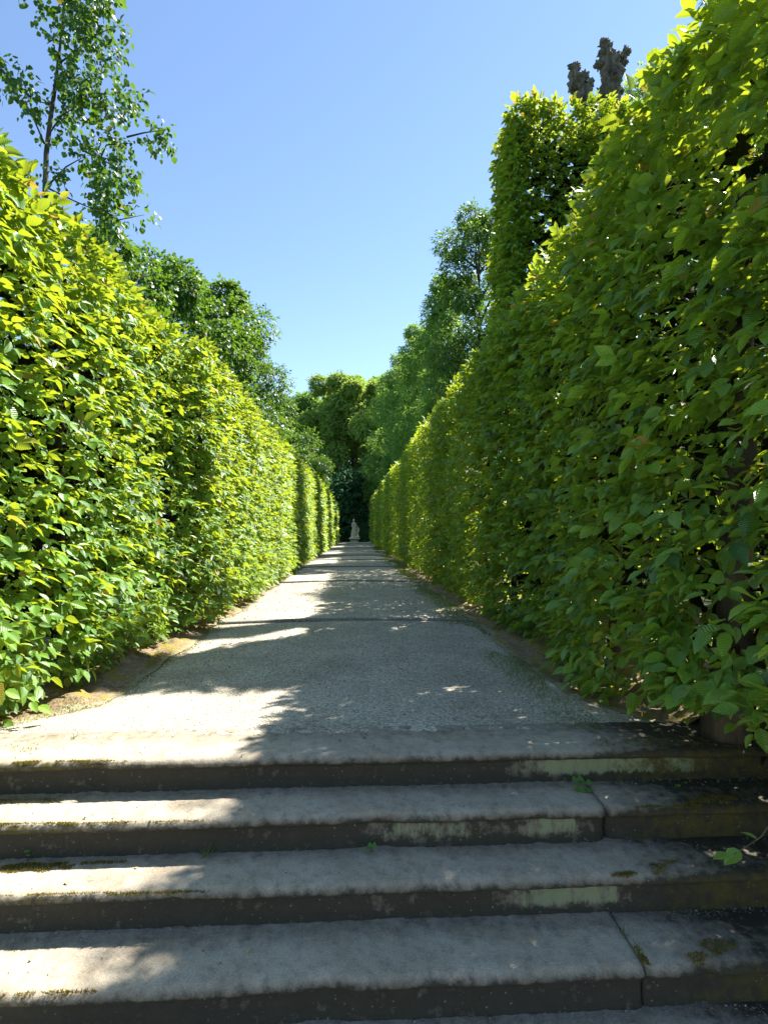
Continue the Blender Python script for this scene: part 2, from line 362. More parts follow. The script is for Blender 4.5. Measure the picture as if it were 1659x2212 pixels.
# stone edging strips across the path: one thing each, laid as short stones
names = ['nearest of the stone edging strips set across the gravel path',
         'second stone edging strip across the path counting from the stairs',
         'third stone edging strip across the path from the stairs',
         'fourth thin edging strip across the path from the stairs',
         'fifth thin edging strip across the path from the stairs',
         'fourth edging strip across the path counting back from the statue',
         'third edging strip across the path counting back from the statue',
         'second edging strip across the path counting back from the statue',
         'farthest edging strip across the path, closest to the statue']
for k, yb in enumerate(BARS):
    root = empty('edging_strip', (-0.1, yb, k * RISE)); tag(root, names[k], 'edging', 'stone edging strips across the path')
    x = float(pxl(np.array(yb))) + 0.03; xr = float(pxr(np.array(yb))) - 0.05; 
    rr = random.Random(k)
    while x < xr - 0.1:
        x2 = min(xr, x + rr.uniform(0.75, 1.05)); b = MB()
        n_ = 9; dz = rr.uniform(-0.004, 0.004); dy = rr.uniform(-0.008, 0.008)
        prof = [(-0.035, -0.06), (-0.037, 0.018), (-0.030, 0.027), (0.045, 0.029), (0.052, 0.022), (0.052, -0.06)]
        V = []
        for q in range(n_):
            xx = x + (x2 - x - 0.008) * q / (n_ - 1)
            zc = -0.035 * min(1, (yb - 3.1) / 2) * (xx / 1.8) ** 2 + k * RISE
            for (py, pz) in prof:
                wob = 0.003 * noise.noise(Vector((xx * 4, py * 30, k)))
                V.append((xx, yb + py + dy + wob, zc + pz + dz + wob))
        m_ = len(prof); Q = [(q * m_ + j, q * m_ + j + 1, (q + 1) * m_ + j + 1, (q + 1) * m_ + j) for q in range(n_ - 1) for j in range(m_ - 1)]
        Vn = len(V)
        b.add(V, Q); b.Q.append(np.array([[0, 5, 4, 1], [1, 4, 3, 2], [Vn - 6, Vn - 5, Vn - 2, Vn - 1], [Vn - 5, Vn - 4, Vn - 3, Vn - 2]]))
        b.build('edging_stone', M['edging'], root, (-0.1, yb, k * RISE), smooth=False)
        x = x2

GUT = 0.010
# soil verges
def verge(name, f0, f1, sgn, seed):
    ys = np.concatenate([np.arange(3.35, 14, 0.04), np.arange(14, 52, 0.25)]); nu = 60
    t = np.linspace(0, 1, nu) ** 1.7
    a = f0(ys); b = f1(ys)
    X = a[None] + (b - a)[None] * t[:, None]; Y = np.repeat(ys[None], nu, 0)
    d = np.abs(X - a[None])
    zedge = path_z(np.repeat(a[None], nu, 0), Y)
    P = np.stack([X.ravel() * 2.6, Y.ravel() * 2.6, 0 * X.ravel()], -1)
    col = np.zeros((X.size, 4)); col[:, 3] = 1; col[:, 0] = np.clip(0.60 - d.ravel() / 0.30, 0, 1) + 0.25 * (np.clip((4.3 - Y.ravel()) / 1.0, 0, 1))
    mound = (0.075 * np.abs(fnoise(P, 3, seed)) + 0.020 * fnoise(P * 5, 2, seed + 5)).reshape(X.shape)
    avg = far_base(Y)
    Z = zedge * np.clip(1 - d / 0.3, 0, 1) + (avg - 0.01) * np.clip(d / 0.3, 0, 1) - GUT * np.exp(-((d - 0.16 - .05 * np.sin(Y * 2.3)) / 0.06) ** 2) + mound * np.clip(d / 0.2, 0, 1) + 0.003 * np.clip(1 - d / .08, 0, 1)
    o = mk(name, np.stack([X, Y, Z], -1).reshape(-1, 3), [grid_faces(nu, len(ys))[:, ::sgn]], M['verge'], col=col); tag(o, kind='structure'); return o
verge('verge', lambda y: pxl(y) + 0.05 + 0.03 * np.sin(y * 3.1) + 0.02 * np.sin(y * 7.7), lambda y: -4.6 + 0 * y, 1, 21)
verge('verge', lambda y: pxr(y) - 0.05 - 0.03 * np.sin(y * 3.4) - 0.02 * np.sin(y * 8.3), lambda y: 5.2 + 0 * y, -1, 22)

# ------------------------------------------------------------------ stone steps
def step_slab(x0, x1, ynose, ztop, root, seed, colf, dy=0.0, dz=0.0, rr=0.181, depth=0.40, joint=(0, 0)):
    prof = [(depth, 0.002), (depth * .75, 0.0), (depth * .5, 0), (0.16, 0), (0.12, 0), (0.09, -0.0005), (0.065, -0.0015), (0.045, -0.003), (0.03, -0.006), (0.018, -0.0115), (0.008, -0.019),
            (0.003, -0.026), (0.0, -0.033), (0.002, -0.040), (0.008, -0.047), (0.016, -0.052), (0.024, -0.055), (0.031, -0.059), (0.034, -0.066), (0.034, -0.078), (0.035, -0.092), (0.035, -0.106), (0.035, -0.12), (0.034, -0.134), (0.033, -0.148), (0.031, -0.162), (0.028, -0.176), (0.026, -rr - 0.015)]
    prof = np.array(prof); m = len(prof)
    xs = np.linspace(x0, x1, max(8, int((x1 - x0) / 0.016)))
    X = np.repeat(xs[:, None], m, 1); PY = np.repeat(prof[None, :, 0], len(xs), 0); PZ = np.repeat(prof[None, :, 1], len(xs), 0)
    # rounded slab corners at the joint
    for xe, on in ((x0, joint[0]), (x1, joint[1])):
        if on:
            q = np.clip(1 - np.abs(X - xe) / 0.05, 0, 1) ** 2
            am = 1.0 if seed in (2, 12) else 0.35; PY = PY + am * 0.030 * q * np.clip(1 - PY / 0.2, 0, 1); PZ = PZ - am * 0.010 * q
    P = np.stack([X.ravel(), (PY + ynose).ravel(), (PZ + ztop).ravel()], -1)
    low = fnoise(np.stack([P[:, 0] * 0.8, P[:, 1] * .3, P[:, 2] * .3 + seed * 7.3], -1), 2, seed).reshape(X.shape)
    mid = fnoise(P * 6 + seed, 2, seed + 1).reshape(X.shape); fine = fnoise(P * 34, 2, seed + 2).reshape(X.shape)
    front = np.clip(1 - PY / 0.10, 0, 1)
    PY2 = PY + front * (0.006 * low + 0.0025 * mid) + 0.0018 * fine * front
    PZ2 = PZ + 0.0035 * low + 0.0014 * mid + 0.0012 * fine
    dirt = np.clip((PY2 - 0.20) / 0.08, 0, 1); PZ2 = PZ2 + dirt * 0.004 * (1 + fine)
    # chips along the nose
    ch = np.clip(fnoise(np.stack([X.ravel() * 5, 0 * X.ravel(), 0 * X.ravel() + seed], -1), 2, seed + 4).reshape(X.shape) - 0.75, 0, 1)
    PY2 = PY2 + ch * 0.07 * front
    if seed == 2:   # worn dip in the second step
        q = np.exp(-((X - 0.10) / 0.12) ** 2); PY2 = PY2 + front * 0.032 * q; PZ2 = PZ2 - front * 0.004 * q
    V = np.stack([X, PY2 + ynose + dy, PZ2 + ztop + dz], -1).reshape(-1, 3)
    col = colf(X.ravel(), PY.ravel(), PZ.ravel())
    o = mk('slab', V, [grid_faces(len(xs), m)[:, ::1]], M['stone'], root, root.location, col=col)
    bm = bmesh.new(); bm.from_mesh(o.data)
    # side walls of the slab
    vs_ = list(bm.verts); bm.verts.ensure_lookup_table()
    for base, flip in ((0, 0), ((len(xs) - 1) * m, 1)):
        bm.verts.ensure_lookup_table(); ring = [bm.verts[base + q] for q in range(m)]
        c0 = bm.verts.new((ring[0].co.x, ring[0].co.y, ring[-1].co.z)); ring = ring + [c0]
        try:
            f = bm.faces.new(ring if flip else ring[::-1]); f.smooth = False
        except Exception: pass
    bmesh.ops.recalc_face_normals(bm, faces=bm.faces); bm.to_mesh(o.data); bm.free()
    return o

def colf_for(seed, algae, mossl, mossr):
    def f(x, py, pz):
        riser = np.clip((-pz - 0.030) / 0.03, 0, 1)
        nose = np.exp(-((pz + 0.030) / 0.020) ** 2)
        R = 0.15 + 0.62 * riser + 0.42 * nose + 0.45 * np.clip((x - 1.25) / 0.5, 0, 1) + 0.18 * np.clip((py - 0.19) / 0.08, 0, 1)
        G = np.zeros_like(x)
        for (a, b, s) in algae:
            G = np.maximum(G, s * np.clip((x - a) / 0.35, 0, 1) * np.clip((b - x) / 0.2, 0, 1) * np.clip((-pz - 0.050) / 0.012, 0, 1) * np.clip((0.165 + pz) / 0.04, 0, 1))
        R = R - 0.30 * G
        B = mossl * np.clip((-x - 0.9) / 0.5, 0, 1) * np.clip((-pz + 0.0) / 0.02, 0, 1) * np.clip((0.075 + pz) / 0.03, 0, 1) + mossr * np.clip((x - 1.1) / 0.5, 0, 1) * np.clip(-pz / 0.02 + 0.25, 0, 1)
        return np.stack([np.clip(R, 0, 1), np.clip(G, 0, 1), np.clip(B, 0, 1), np.ones_like(x)], -1)
    return f
STEPS = [ # nose y, z, joint x, algae bands, label
    (2.975, 0.0, 2.75, [(0.75, 2.05, 1.0)], 'top step of the stone stairs, where the gravel path begins'),
    (2.70, -0.181, 1.26, [(-0.15, .75, 0.62), (.6, 1.24, 0.85), (1.55, 1.8, 0.4)], 'second step from the top, its front worn into a dip, a joint at right'),
    (2.452, -0.362, 2.0, [(-.1, .3, .5), (0.50, 1.35, 0.9)], 'third step from the top with a pale green band on its riser'),
    (2.151, -0.543, 1.16, [(1.35, 1.6, 0.5)], 'fourth step from the top, its joint tufted with grass'),
    (1.87, -0.724, -1.6, [], 'lowest step in view, cut off by the bottom of the picture')]
for k, (yn, zt, jx, al, lab) in enumerate(STEPS):
    root = empty('stone_step', (0, yn, zt)); tag(root, lab, 'step', 'steps of the stone staircase')
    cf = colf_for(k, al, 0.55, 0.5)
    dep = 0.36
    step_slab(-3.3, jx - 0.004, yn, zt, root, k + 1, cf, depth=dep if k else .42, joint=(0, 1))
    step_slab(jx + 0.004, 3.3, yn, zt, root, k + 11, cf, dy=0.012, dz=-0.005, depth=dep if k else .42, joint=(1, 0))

# ------------------------------------------------------------------ leaves
def template(ns, cols, wf, fold=0.16, droop=0.18, serr=0.0):
    ts = np.linspace(0, 1, ns); P = []; U = []
    for i, t in enumerate(ts):
        wd = wf(t)
        for u in cols:
            ww = wd * (1 + (serr if (i % 2) else -serr) * (abs(u) == 1))
            P.append((u * ww, t, abs(u) * ww * fold * 2 - droop * t * t)); U.append((u * ww * 2, t))
    return np.array(P), np.array(U), grid_faces(ns, len(cols))
wh = lambda t: max(0.006, 0.30 * math.sin(math.pi * min(1, t) ** 0.80) ** 0.8 * (1.0 if t < .7 else 1 - 0.25 * (t - .7) / .3))
wl = lambda t: max(0.006, 0.44 * math.sin(math.pi * min(1, t) ** 0.62) ** 0.7)
T_NEAR = template(9, (-1, -.5, 0, .5, 1), wh, serr=0.05)
T_MID = template(5, (-1, 0, 1), wh)
T_LIME = template(5, (-1, 0, 1), wl, 0.10, 0.22)
T_FAR = (np.array([(0, 0, 0), (0.27, .42, .07), (0, 1, -.12), (-.27, .42, .07)]), np.array([(0, 0), (.5, .4), (0, 1), (-.5, .4)]), np.array([[0, 1, 2, 3]]))
T_BLOB = (np.array([(0, 0, 0), (0.40, .35, .10), (0, 1, -.15), (-.40, .45, .10)]), np.array([(0, 0), (.5, .4), (0, 1), (-.5, .4)]), np.array([[0, 1, 2, 3]]))
T_FARN = T_FAR

def norm(a): return a / (np.linalg.norm(a, axis=1)[:, None] + 1e-9)

class Leaves:
    def __init__(s): s.V = []; s.F = []; s.U = []; s.C = []; s.n = 0
    def add(s, P, D, Nn, L, W, col, tpl):
        tp, tu, tf = tpl; D = norm(D); S = norm(np.cross(D, Nn)); Nn = np.cross(S, D)
        V = P[:, None] + tp[None, :, 0, None] * (S * W[:, None])[:, None] + tp[None, :, 1, None] * (D * L[:, None])[:, None] + tp[None, :, 2, None] * (Nn * L[:, None])[:, None]
        k = len(tp); n = len(P)
        s.V.append(V.reshape(-1, 3).astype(np.float32)); s.U.append(np.tile(tu, (n, 1)).astype(np.float32))
        s.F.append((tf[None] + (np.arange(n) * k)[:, None, None]).reshape(-1, tf.shape[1]) + s.n)
        c = np.concatenate([col, np.zeros((n, 2))], 1) if col.shape[1] == 2 else col
        s.C.append(np.repeat(c, k, 0).astype(np.float32)); s.n += n * k
    def build(s, name, mat, parent=None, loc=None):
        return mk(name, np.vstack(s.V), [np.vstack(s.F)], mat, parent, loc, True, np.vstack(s.U), np.vstack(s.C))

def shoots(LV, P, out, L, tpl, nper=5, young=0.0, jit=0.35, down=0.35, fan=0.7, slen=1.5, young_l=0.0, lw=1.0, cmean=0.45):
    """P: shoot bases, out: outward direction per shoot, L: leaf length per shoot"""
    n = len(P)
    if n == 0: return
    sd = norm(out + RNG.normal(0, jit, (n, 3)))
    up = np.tile([0, 0, 1.0], (n, 1)) + RNG.normal(0, 0.28, (n, 3)) + out * 0.45
    side = norm(np.cross(sd, up)); tilt = RNG.uniform(0, 1, n)
    sh = RNG.normal(0, 0.17, n)
    for k in range(nper):
        f = (k + 0.6) / nper
        s_ = 1 if k % 2 else -1
        last = 1.0 if k == nper - 1 else 0.0
        pos = P + sd * (L * slen * f)[:, None] + np.array([0, 0, -1]) * (L * 0.35 * f * f)[:, None] + RNG.normal(0, 0.006, (n, 3))
        D = sd * (0.55 + last) + side * s_ * fan * (1 - last) + np.array([0, 0, -down]) + RNG.normal(0, 0.22, (n, 3))
        Nn = np.cross(side, sd) * -1.0
        Nn = np.where((Nn[:, 2] < 0)[:, None], -Nn, Nn) + RNG.normal(0, 0.25, (n, 3))
        l = L * RNG.uniform(0.55, 1.2, n) * (1 - 0.12 * (k == 0))
        yo = (RNG.uniform(0, 1, n) < young * (0.4 + f)) * RNG.uniform(0.3, 1, n)
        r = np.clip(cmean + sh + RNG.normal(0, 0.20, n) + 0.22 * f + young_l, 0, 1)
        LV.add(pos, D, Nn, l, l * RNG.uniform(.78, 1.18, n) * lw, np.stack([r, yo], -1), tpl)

def hedge_side(LV_, y0, y1, z0, z1, Xf, sgn, L, dens, tpl, seed, deep=0.30, hole=None, young=0.01, nper=5, cmean=0.45, bulge=0.065, keep=0.2):
    """foliage of a face running along y; sgn = sign of the outward x"""
    n = int((y1 - y0) * (z1 - z0) * dens)
    y = RNG.uniform(y0, y1, n); z = RNG.uniform(z0, z1, n)
    cl = fnoise(np.stack([y * 2.1, z * 2.1, 0 * y], -1), 3, seed)
    dn = fnoise(np.stack([y * 4.2, z * 4.2, 5 + 0 * y], -1), 2, seed + 3)
    dep = RNG.uniform(0, 1, n) ** 1.6 * deep
    ok = (dn > -0.42) | (RNG.uniform(0, 1, n) < keep)
    if hole is not None:
        for (hy, hz, ry, rz) in hole:
            q = ((y - hy) / ry) ** 2 + ((z - hz) / rz) ** 2
            ok &= (q > 1) | (RNG.uniform(0, 1, n) < 0.05)
    if sgn < 0: ok &= (dn > -0.38) | (RNG.uniform(0, 1, n) < .3)
    if sgn < 0: ok &= z > np.where(y < 3.4, .32, 0.0)
    y, z, cl, dep = y[ok], z[ok], cl[ok], dep[ok]; n = len(y)
    x = Xf(y, z) + sgn * (bulge * cl - dep - 0.09)
    out = np.tile([sgn * 1.0, -0.05, -0.05], (n, 1))
    top = np.clip((z - (z1 - 0.25)) / 0.25, 0, 1)[:, None]
    out = out * (1 - 0.5 * top) + np.array([0, 0, 1.0]) * top
    shoots(LV_, np.stack([x, y, z], -1), out, L * RNG.uniform(.70, 1.28, n), tpl, nper, young + 0.0, jit=.42, cmean=cmean)

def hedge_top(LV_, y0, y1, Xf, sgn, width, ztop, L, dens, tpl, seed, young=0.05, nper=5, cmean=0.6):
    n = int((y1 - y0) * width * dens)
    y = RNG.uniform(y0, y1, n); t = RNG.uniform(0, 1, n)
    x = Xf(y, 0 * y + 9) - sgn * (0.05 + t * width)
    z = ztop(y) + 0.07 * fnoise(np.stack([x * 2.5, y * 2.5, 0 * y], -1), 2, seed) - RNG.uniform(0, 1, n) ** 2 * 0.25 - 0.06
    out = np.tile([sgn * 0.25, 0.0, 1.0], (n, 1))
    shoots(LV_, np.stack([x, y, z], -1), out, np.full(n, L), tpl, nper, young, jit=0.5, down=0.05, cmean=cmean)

def inner(LV_, x0, x1, y0, y1, z0, z1, L, dens):
    n = int((x1 - x0) * (y1 - y0) * (z1 - z0) * dens)
    P = np.stack([RNG.uniform(x0, x1, n), RNG.uniform(y0, y1, n), RNG.uniform(z0, z1, n)], -1)
    P = P[~((P[:, 0] > 0) & (P[:, 0] < 2.32) & (np.abs(P[:, 1] - P[:, 0] / .721) < .17) & (np.abs(P[:, 2] - 1.19) < .28))]; n = len(P)   # the gap at the thick trunk
    LV_.add(P, RNG.normal(0, 1, (n, 3)), RNG.normal(0, 1, (n, 3)), RNG.uniform(.8, 1.2, n) * L, RNG.uniform(.8, 1.2, n) * L, np.stack([RNG.uniform(0, .5, n), 0 * P[:, 0]], -1), T_BLOB)

def hedge_trunk(root, x, y, h, r, seed, dead=False):
    rr = random.Random(seed); b = MB(); loc = root.location
    nz_ = 9; pts = []
    for q in range(nz_):
        t = q / (nz_ - 1); pts.append((x + 0.05 * math.sin(t * 4 + seed), y + 0.05 * math.sin(t * 5 + 2 * seed), -0.05 + t * h))
    b.tube(pts, [r * (1.35 if q == 0 else 1 - 0.65 * q / (nz_ - 1)) for q in range(nz_)], 9, (r * .22, 0.06), seed)
    br = b
    for q in range(16):
        z = rr.uniform(0.35, h * .93); a = rr.uniform(0, 2 * math.pi); l = rr.uniform(0.25, 0.48)
        tt = (z + .05) / h; p0 = np.array((x + 0.05 * math.sin(tt * 4 + seed), y + 0.05 * math.sin(tt * 5 + 2 * seed), z)); d = np.array((math.cos(a), math.sin(a), rr.uniform(0.1, 0.8)))
        mid_ = p0 + d * l * .5; b_ = rr.uniform(0.008, 0.018)
        br.tube([p0, mid_, p0 + d * l + (0, 0, 0.05)], [b_, b_ * .7, b_ * .3], 5)
        for k in range(4):
            e = mid_ + np.array([rr.uniform(-.2, .2) for _ in range(3)]); br.tube([mid_, (mid_ + e) / 2 + 0.02, e], [b_ * .4, b_ * .3, 0.001], 4)
    o = b.build('trunk', M['bark'], root, loc)
    if dead:
        s = MB(); s.tube([(x - 0.01, y - r * 0.93, 0.9), (x + 0.005, y - r * 1.02, 1.2), (x + 0.03, y - r * 0.85, 1.55)], [0.02, 0.03, 0.012], 7, (0.008, 0.05), 3)
        s.build('bare_wood_strip', M['deadwood'], o, loc)

# left hedge: recessed near bay, a return facing the viewer, then the long run
def smooth(y, a, b): t = np.clip((y - a) / (b - a), 0, 1); return t * t * (3 - 2 * t)
def XL(y, z):
    s = -2.04 + 0.33 * smooth(y, 6.3, 6.95) + 0.03 * smooth(y, 12, 30)
    s = s + 0.05 * np.sin(y * 1.7) * (y < 6.2)
    for c, a in ((11.5, .05), (16.5, .05), (22, .05), (27.5, .05), (33, .05), (38.5, .05), (44, .05)):
        s = s - a * np.exp(-((y - c) / 0.55) ** 2)
    return s + 0.05 * np.clip(1.5 - z, 0, 1) - 0.14 * np.clip((0.4 - z) / 0.4, 0, 1) ** 1.5 - 0.05 * np.clip((z - 2.0), 0, 1.6)
def ZL(y): return 3.56 - 0.10 * smooth(y, 6, 9) + 0.22 * smooth(y, 9, 30)
def XR(y, z):
    s = 1.80 - 0.0065 * np.asarray(y, float) + 0.03 * np.sin(np.asarray(y) * 1.3)
    s = s - 0.17 * (1 - smooth(np.asarray(y, float), 4.0, 6.0)) * np.clip((1.5 - z) / 1.0, 0, 1)
    return s + 0.14 * np.clip((0.4 - z) / 0.4, 0, 1) ** 1.3 + 0.04 * np.clip(z - 2.5, 0, 1)
def ZR(y): return 3.93 + 0.0 * y + 0.12 * smooth(y, 12, 40)

LZ = [(2.0, 4.3, .096, 205, T_NEAR), (4.3, 7.5, .088, 250, T_NEAR), (7.5, 13, .084, 290, T_MID), (13, 24, .10, 210, T_FARN), (24, 38, .14, 110, T_FARN), (38, 50.2, .18, 68, T_FARN)]
LZ_R = [(2.0, 4.3, .104, 205, T_NEAR), (4.3, 7.5, .094, 230, T_NEAR), (7.5, 13, .086, 270, T_MID), (13, 24, .105, 190, T_FARN), (24, 38, .14, 110, T_FARN), (38, 50.2, .18, 68, T_FARN)]
def build_hedge(name, label, Xf, Zf, sgn, thick, group, seed, hole=None, ystart=2.0, base=0.10, LZ=LZ, trunks=None, back=32, young=0.012, deadk=None, innerd=110):
    root = empty(name, (float(Xf(np.array(10.), np.array(1.))) - sgn * thick / 2, 26, 0)); tag(root, label, 'hedge', group)
    near = Leaves(); far = Leaves(); core = Leaves()
    for (a, b, L, dn, tp) in LZ:
        a = max(a, ystart) if a == 2.0 else a
        tgt = near if tp is T_NEAR or tp is T_MID else far
        zt = float(np.mean(Zf(np.array([a, b]))))
        g0 = float(far_base((a + b) / 2))
        ns = max(1, int(round((b - a) / 2.5)))
        for q in range(ns):
            aa = a + (b - a) * q / ns; bb = a + (b - a) * (q + 1) / ns
            hedge_side(tgt, aa, bb, base + g0, float(Zf(np.array((aa + bb) / 2))) - 0.02, Xf, sgn, L, dn, tp, seed, hole=hole, young=young, cmean=0.42)
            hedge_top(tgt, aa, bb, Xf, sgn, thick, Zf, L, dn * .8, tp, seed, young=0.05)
            # the side away from the path
            zz = float(Zf(np.array((aa + bb) / 2)))
            hedge_side(far, aa, bb, base + 0.1, zz, lambda y, z: Xf(y, 1.5 + 0 * z) - sgn * thick, -sgn, max(L, .12), back * min(1, (.13 / max(L, .12)) ** 2), T_FARN, seed + 50, cmean=0.6)
            xa = float(Xf(np.array(aa), np.array(1.5))); xs_ = sorted((xa - sgn * 0.36, xa - sgn * (thick - 0.2)))
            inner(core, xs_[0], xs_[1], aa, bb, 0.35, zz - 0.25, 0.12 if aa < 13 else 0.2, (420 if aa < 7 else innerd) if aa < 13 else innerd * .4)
    if sgn < 0:   # mostly unseen leaf mass, added at the near foot to block sun leaks
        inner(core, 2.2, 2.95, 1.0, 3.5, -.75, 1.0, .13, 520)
    # end face towards the viewer
    nE = int(thick * 3.4 * 110); xx = Xf(np.array(ystart), np.array(1.5)) - sgn * RNG.uniform(0.05, thick, nE)
    Pe = np.stack([xx, ystart + RNG.uniform(0, 0.2, nE), RNG.uniform(base, 3.5, nE)], -1)
    shoots(near, Pe, np.tile([0, -1.0, 0.05], (nE, 1)), np.full(nE, 0.09), T_MID)
    loc = root.location
    near.build('foliage', M['hornbeam'], root, loc)
    far.build('foliage', M['hornbeam_far'], root, loc)
    core.build('inner_shade_leaves', M['core'], root, loc)
    for k, ty in enumerate(trunks):
        tx = float(Xf(np.array(ty), np.array(1.5))) - sgn * thick * 0.47
        hedge_trunk(root, tx, ty, 3.3, 0.055 if k != deadk else 0.105, seed * 10 + k, k == deadk)
    return root

LH = build_hedge('hornbeam_hedge', 'long sunlit yellow green clipped hedge along the left edge of the path', XL, ZL, 1, 1.1,
                 'clipped hedges lining the path', 31, trunks=[3.4, 4.9, 6.4, 7.9, 9.5, 11, 12.6, 14.2, 16], ystart=2.2, base=0.13)
RH = build_hedge('hornbeam_hedge', 'long shaded green clipped hedge along the right edge of the path', XR, ZR, -1, 1.0,
                 'clipped hedges lining the path', 57, hole=[(2.36, 1.19, .15, .18), (3.3, .55, .16, .12), (3.5, .12, .2, .1)], trunks=[3.15, 4.7, 6.2, 7.8, 9.4, 11, 12.6], ystart=2.05, base=0.06, LZ=LZ_R, deadk=0, innerd=150, back=34)

# low shoot reaching from the right hedge over the steps
sp = MB(); sp.tube([(1.95, 2.35, 0.25), (1.75, 2.16, 0.12), (1.55, 2.05, 0.03), (1.40, 1.99, 0.0)], [.005, .004, .003, .0015], 6)
for q in ():
    pass
shoot = sp.build('low_shoot', M['twig'], RH, RH.location)
lv = Leaves()
P_ = np.array([(1.60, 2.07, .05), (1.52, 2.03, .03), (1.43, 2.0, .01), (1.38, 1.99, 0.0), (1.72, 2.14, .11), (1.66, 2.1, .08)])
D_ = np.array([(.2, -.6, -.5), (-.5, .5, .25), (-.9, -.3, -.35), (-1, 0, -.1), (-.3, -.8, -.4), (.4, .4, .1)])
lv.add(P_, D_, np.tile([0.1, -.25, 1.], (6, 1)) + RNG.normal(0, .15, (6, 3)), np.array([.10, .055, .085, .06, .1, .08]), np.array([.10, .055, .085, .06, .1, .08]), np.tile([.55, 0], (6, 1)), T_NEAR)
lv.build('foliage', M['hornbeam'], shoot, RH.location)

# tall block of hedge standing across, behind the right hedge
root = empty('tall_hedge', (4.4, 8.1, 0)); tag(root, 'tall square-cut dark green hedge block rising above the right hedge', 'hedge')
lv = Leaves(); lf = Leaves(); ZT = 7.2
def face(LVx, n, fx, out, L, tpl, **k):
    P = fx(n); shoots(LVx, P, np.tile(out, (n, 1)), np.full(n, L), tpl, **k)
def ffront(n):
    x = RNG.uniform(2.2, 6.5, n); z = RNG.uniform(3.2, ZT, n); y = 7.62 + 0.05 * fnoise(np.stack([x * 2, z * 2, 0 * x], -1), 2, 77) + RNG.uniform(0, 1, n) ** 1.7 * .3
    ok = fnoise(np.stack([x * 4, z * 4, 0 * x], -1), 2, 78) > -0.75 + 0 * x
    P = np.stack([x, y, z], -1); P[~ok, 1] += 0.25; return P
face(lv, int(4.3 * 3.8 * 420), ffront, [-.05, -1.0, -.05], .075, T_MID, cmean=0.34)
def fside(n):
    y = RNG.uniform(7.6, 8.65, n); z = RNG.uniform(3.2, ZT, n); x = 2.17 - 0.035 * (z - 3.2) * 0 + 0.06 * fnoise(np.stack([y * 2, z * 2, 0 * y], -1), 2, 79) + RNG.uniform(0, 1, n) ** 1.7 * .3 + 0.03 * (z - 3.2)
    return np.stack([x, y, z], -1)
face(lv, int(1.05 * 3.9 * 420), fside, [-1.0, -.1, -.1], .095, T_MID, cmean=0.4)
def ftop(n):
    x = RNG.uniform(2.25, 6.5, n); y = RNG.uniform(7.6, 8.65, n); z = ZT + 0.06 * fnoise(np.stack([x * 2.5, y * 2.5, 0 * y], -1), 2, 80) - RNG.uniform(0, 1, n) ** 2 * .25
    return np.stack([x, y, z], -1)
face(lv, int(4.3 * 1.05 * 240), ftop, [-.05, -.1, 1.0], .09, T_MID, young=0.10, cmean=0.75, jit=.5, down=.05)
def fback(n): return np.stack([RNG.uniform(2.25, 6.5, n), RNG.uniform(8.45, 8.65, n), RNG.uniform(0.5, ZT, n)], -1)
face(lf, int(4.3 * 6.5 * 34), fback, [0, 1.0, 0], .13, T_FARN, cmean=0.5)
def flow(n): return np.stack([RNG.uniform(2.9, 6.5, n), RNG.uniform(7.6, 7.8, n), RNG.uniform(0.2, 3.3, n)], -1)
face(lf, int(3.6 * 3.1 * 40), flow, [0, -1.0, 0], .13, T_FARN, cmean=0.5)
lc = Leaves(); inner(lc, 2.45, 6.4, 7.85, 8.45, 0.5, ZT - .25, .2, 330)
lv.build('foliage', M['hornbeam'], root, root.location); lf.build('foliage', M['hornbeam_far'], root, root.location); lc.build('inner_shade_leaves', M['core'], root, root.location)
for k, tx in enumerate((2.9, 4.4, 5.8)):
    b = MB(); b.tube([(tx + .05 * math.sin(q + k), 8.1 + .04 * math.sin(q * 1.7), q * .8 - .1) for q in range(9)], [.10 - .009 * q for q in range(9)], 9, (.015, .08), k)
    b.build('trunk', M['bark'], root, root.location)

# ------------------------------------------------------------------ trees
def crown(LV_, blobs, L, tpl, mat_r=0.45, hang=0.5, fill=0.55, seed=0, young=0.02, lw=1.0, nper=4, base=None):
    """blobs: (x,y,z, rx,ry,rz, nshoots). Sprays of leaves through ellipsoids, denser to the outside, drooping."""
    for (bx, by, bz, rx, ry, rz, n) in blobs:
        d = norm(RNG.normal(0, 1, (n, 3))); r = RNG.uniform(fill ** 3, 1, n) ** (1 / 3)
        wob = 1 + 0.28 * fnoise(d * 2.2 + bx * 3 + bz, 2, seed)
        P = np.stack([bx + d[:, 0] * rx * r * wob, by + d[:, 1] * ry * r * wob, bz + d[:, 2] * rz * r * wob], -1)
        out = d + np.array([0, 0, -0.15])
        shoots(LV_, P, out, np.full(n, L), tpl, nper, young, jit=.5, down=hang, slen=1.7, lw=lw, cmean=mat_r + 0.12 * float(np.sin(bx * 5 + bz * 3)))

def limb(b, p0, p1, r0, r1, bend=0.1, n=6, sides=7, rr=random):
    p0 = np.array(p0, float); p1 = np.array(p1, float); off = np.array([rr.uniform(-1, 1), rr.uniform(-1, 1), rr.uniform(-.2, .6)]) * bend * np.linalg.norm(p1 - p0)
    pts = [p0 + (p1 - p0) * t + off * math.sin(math.pi * t) * .6 for t in np.linspace(0, 1, n)]
    b.tube(pts, np.linspace(r0, r1, n), sides)

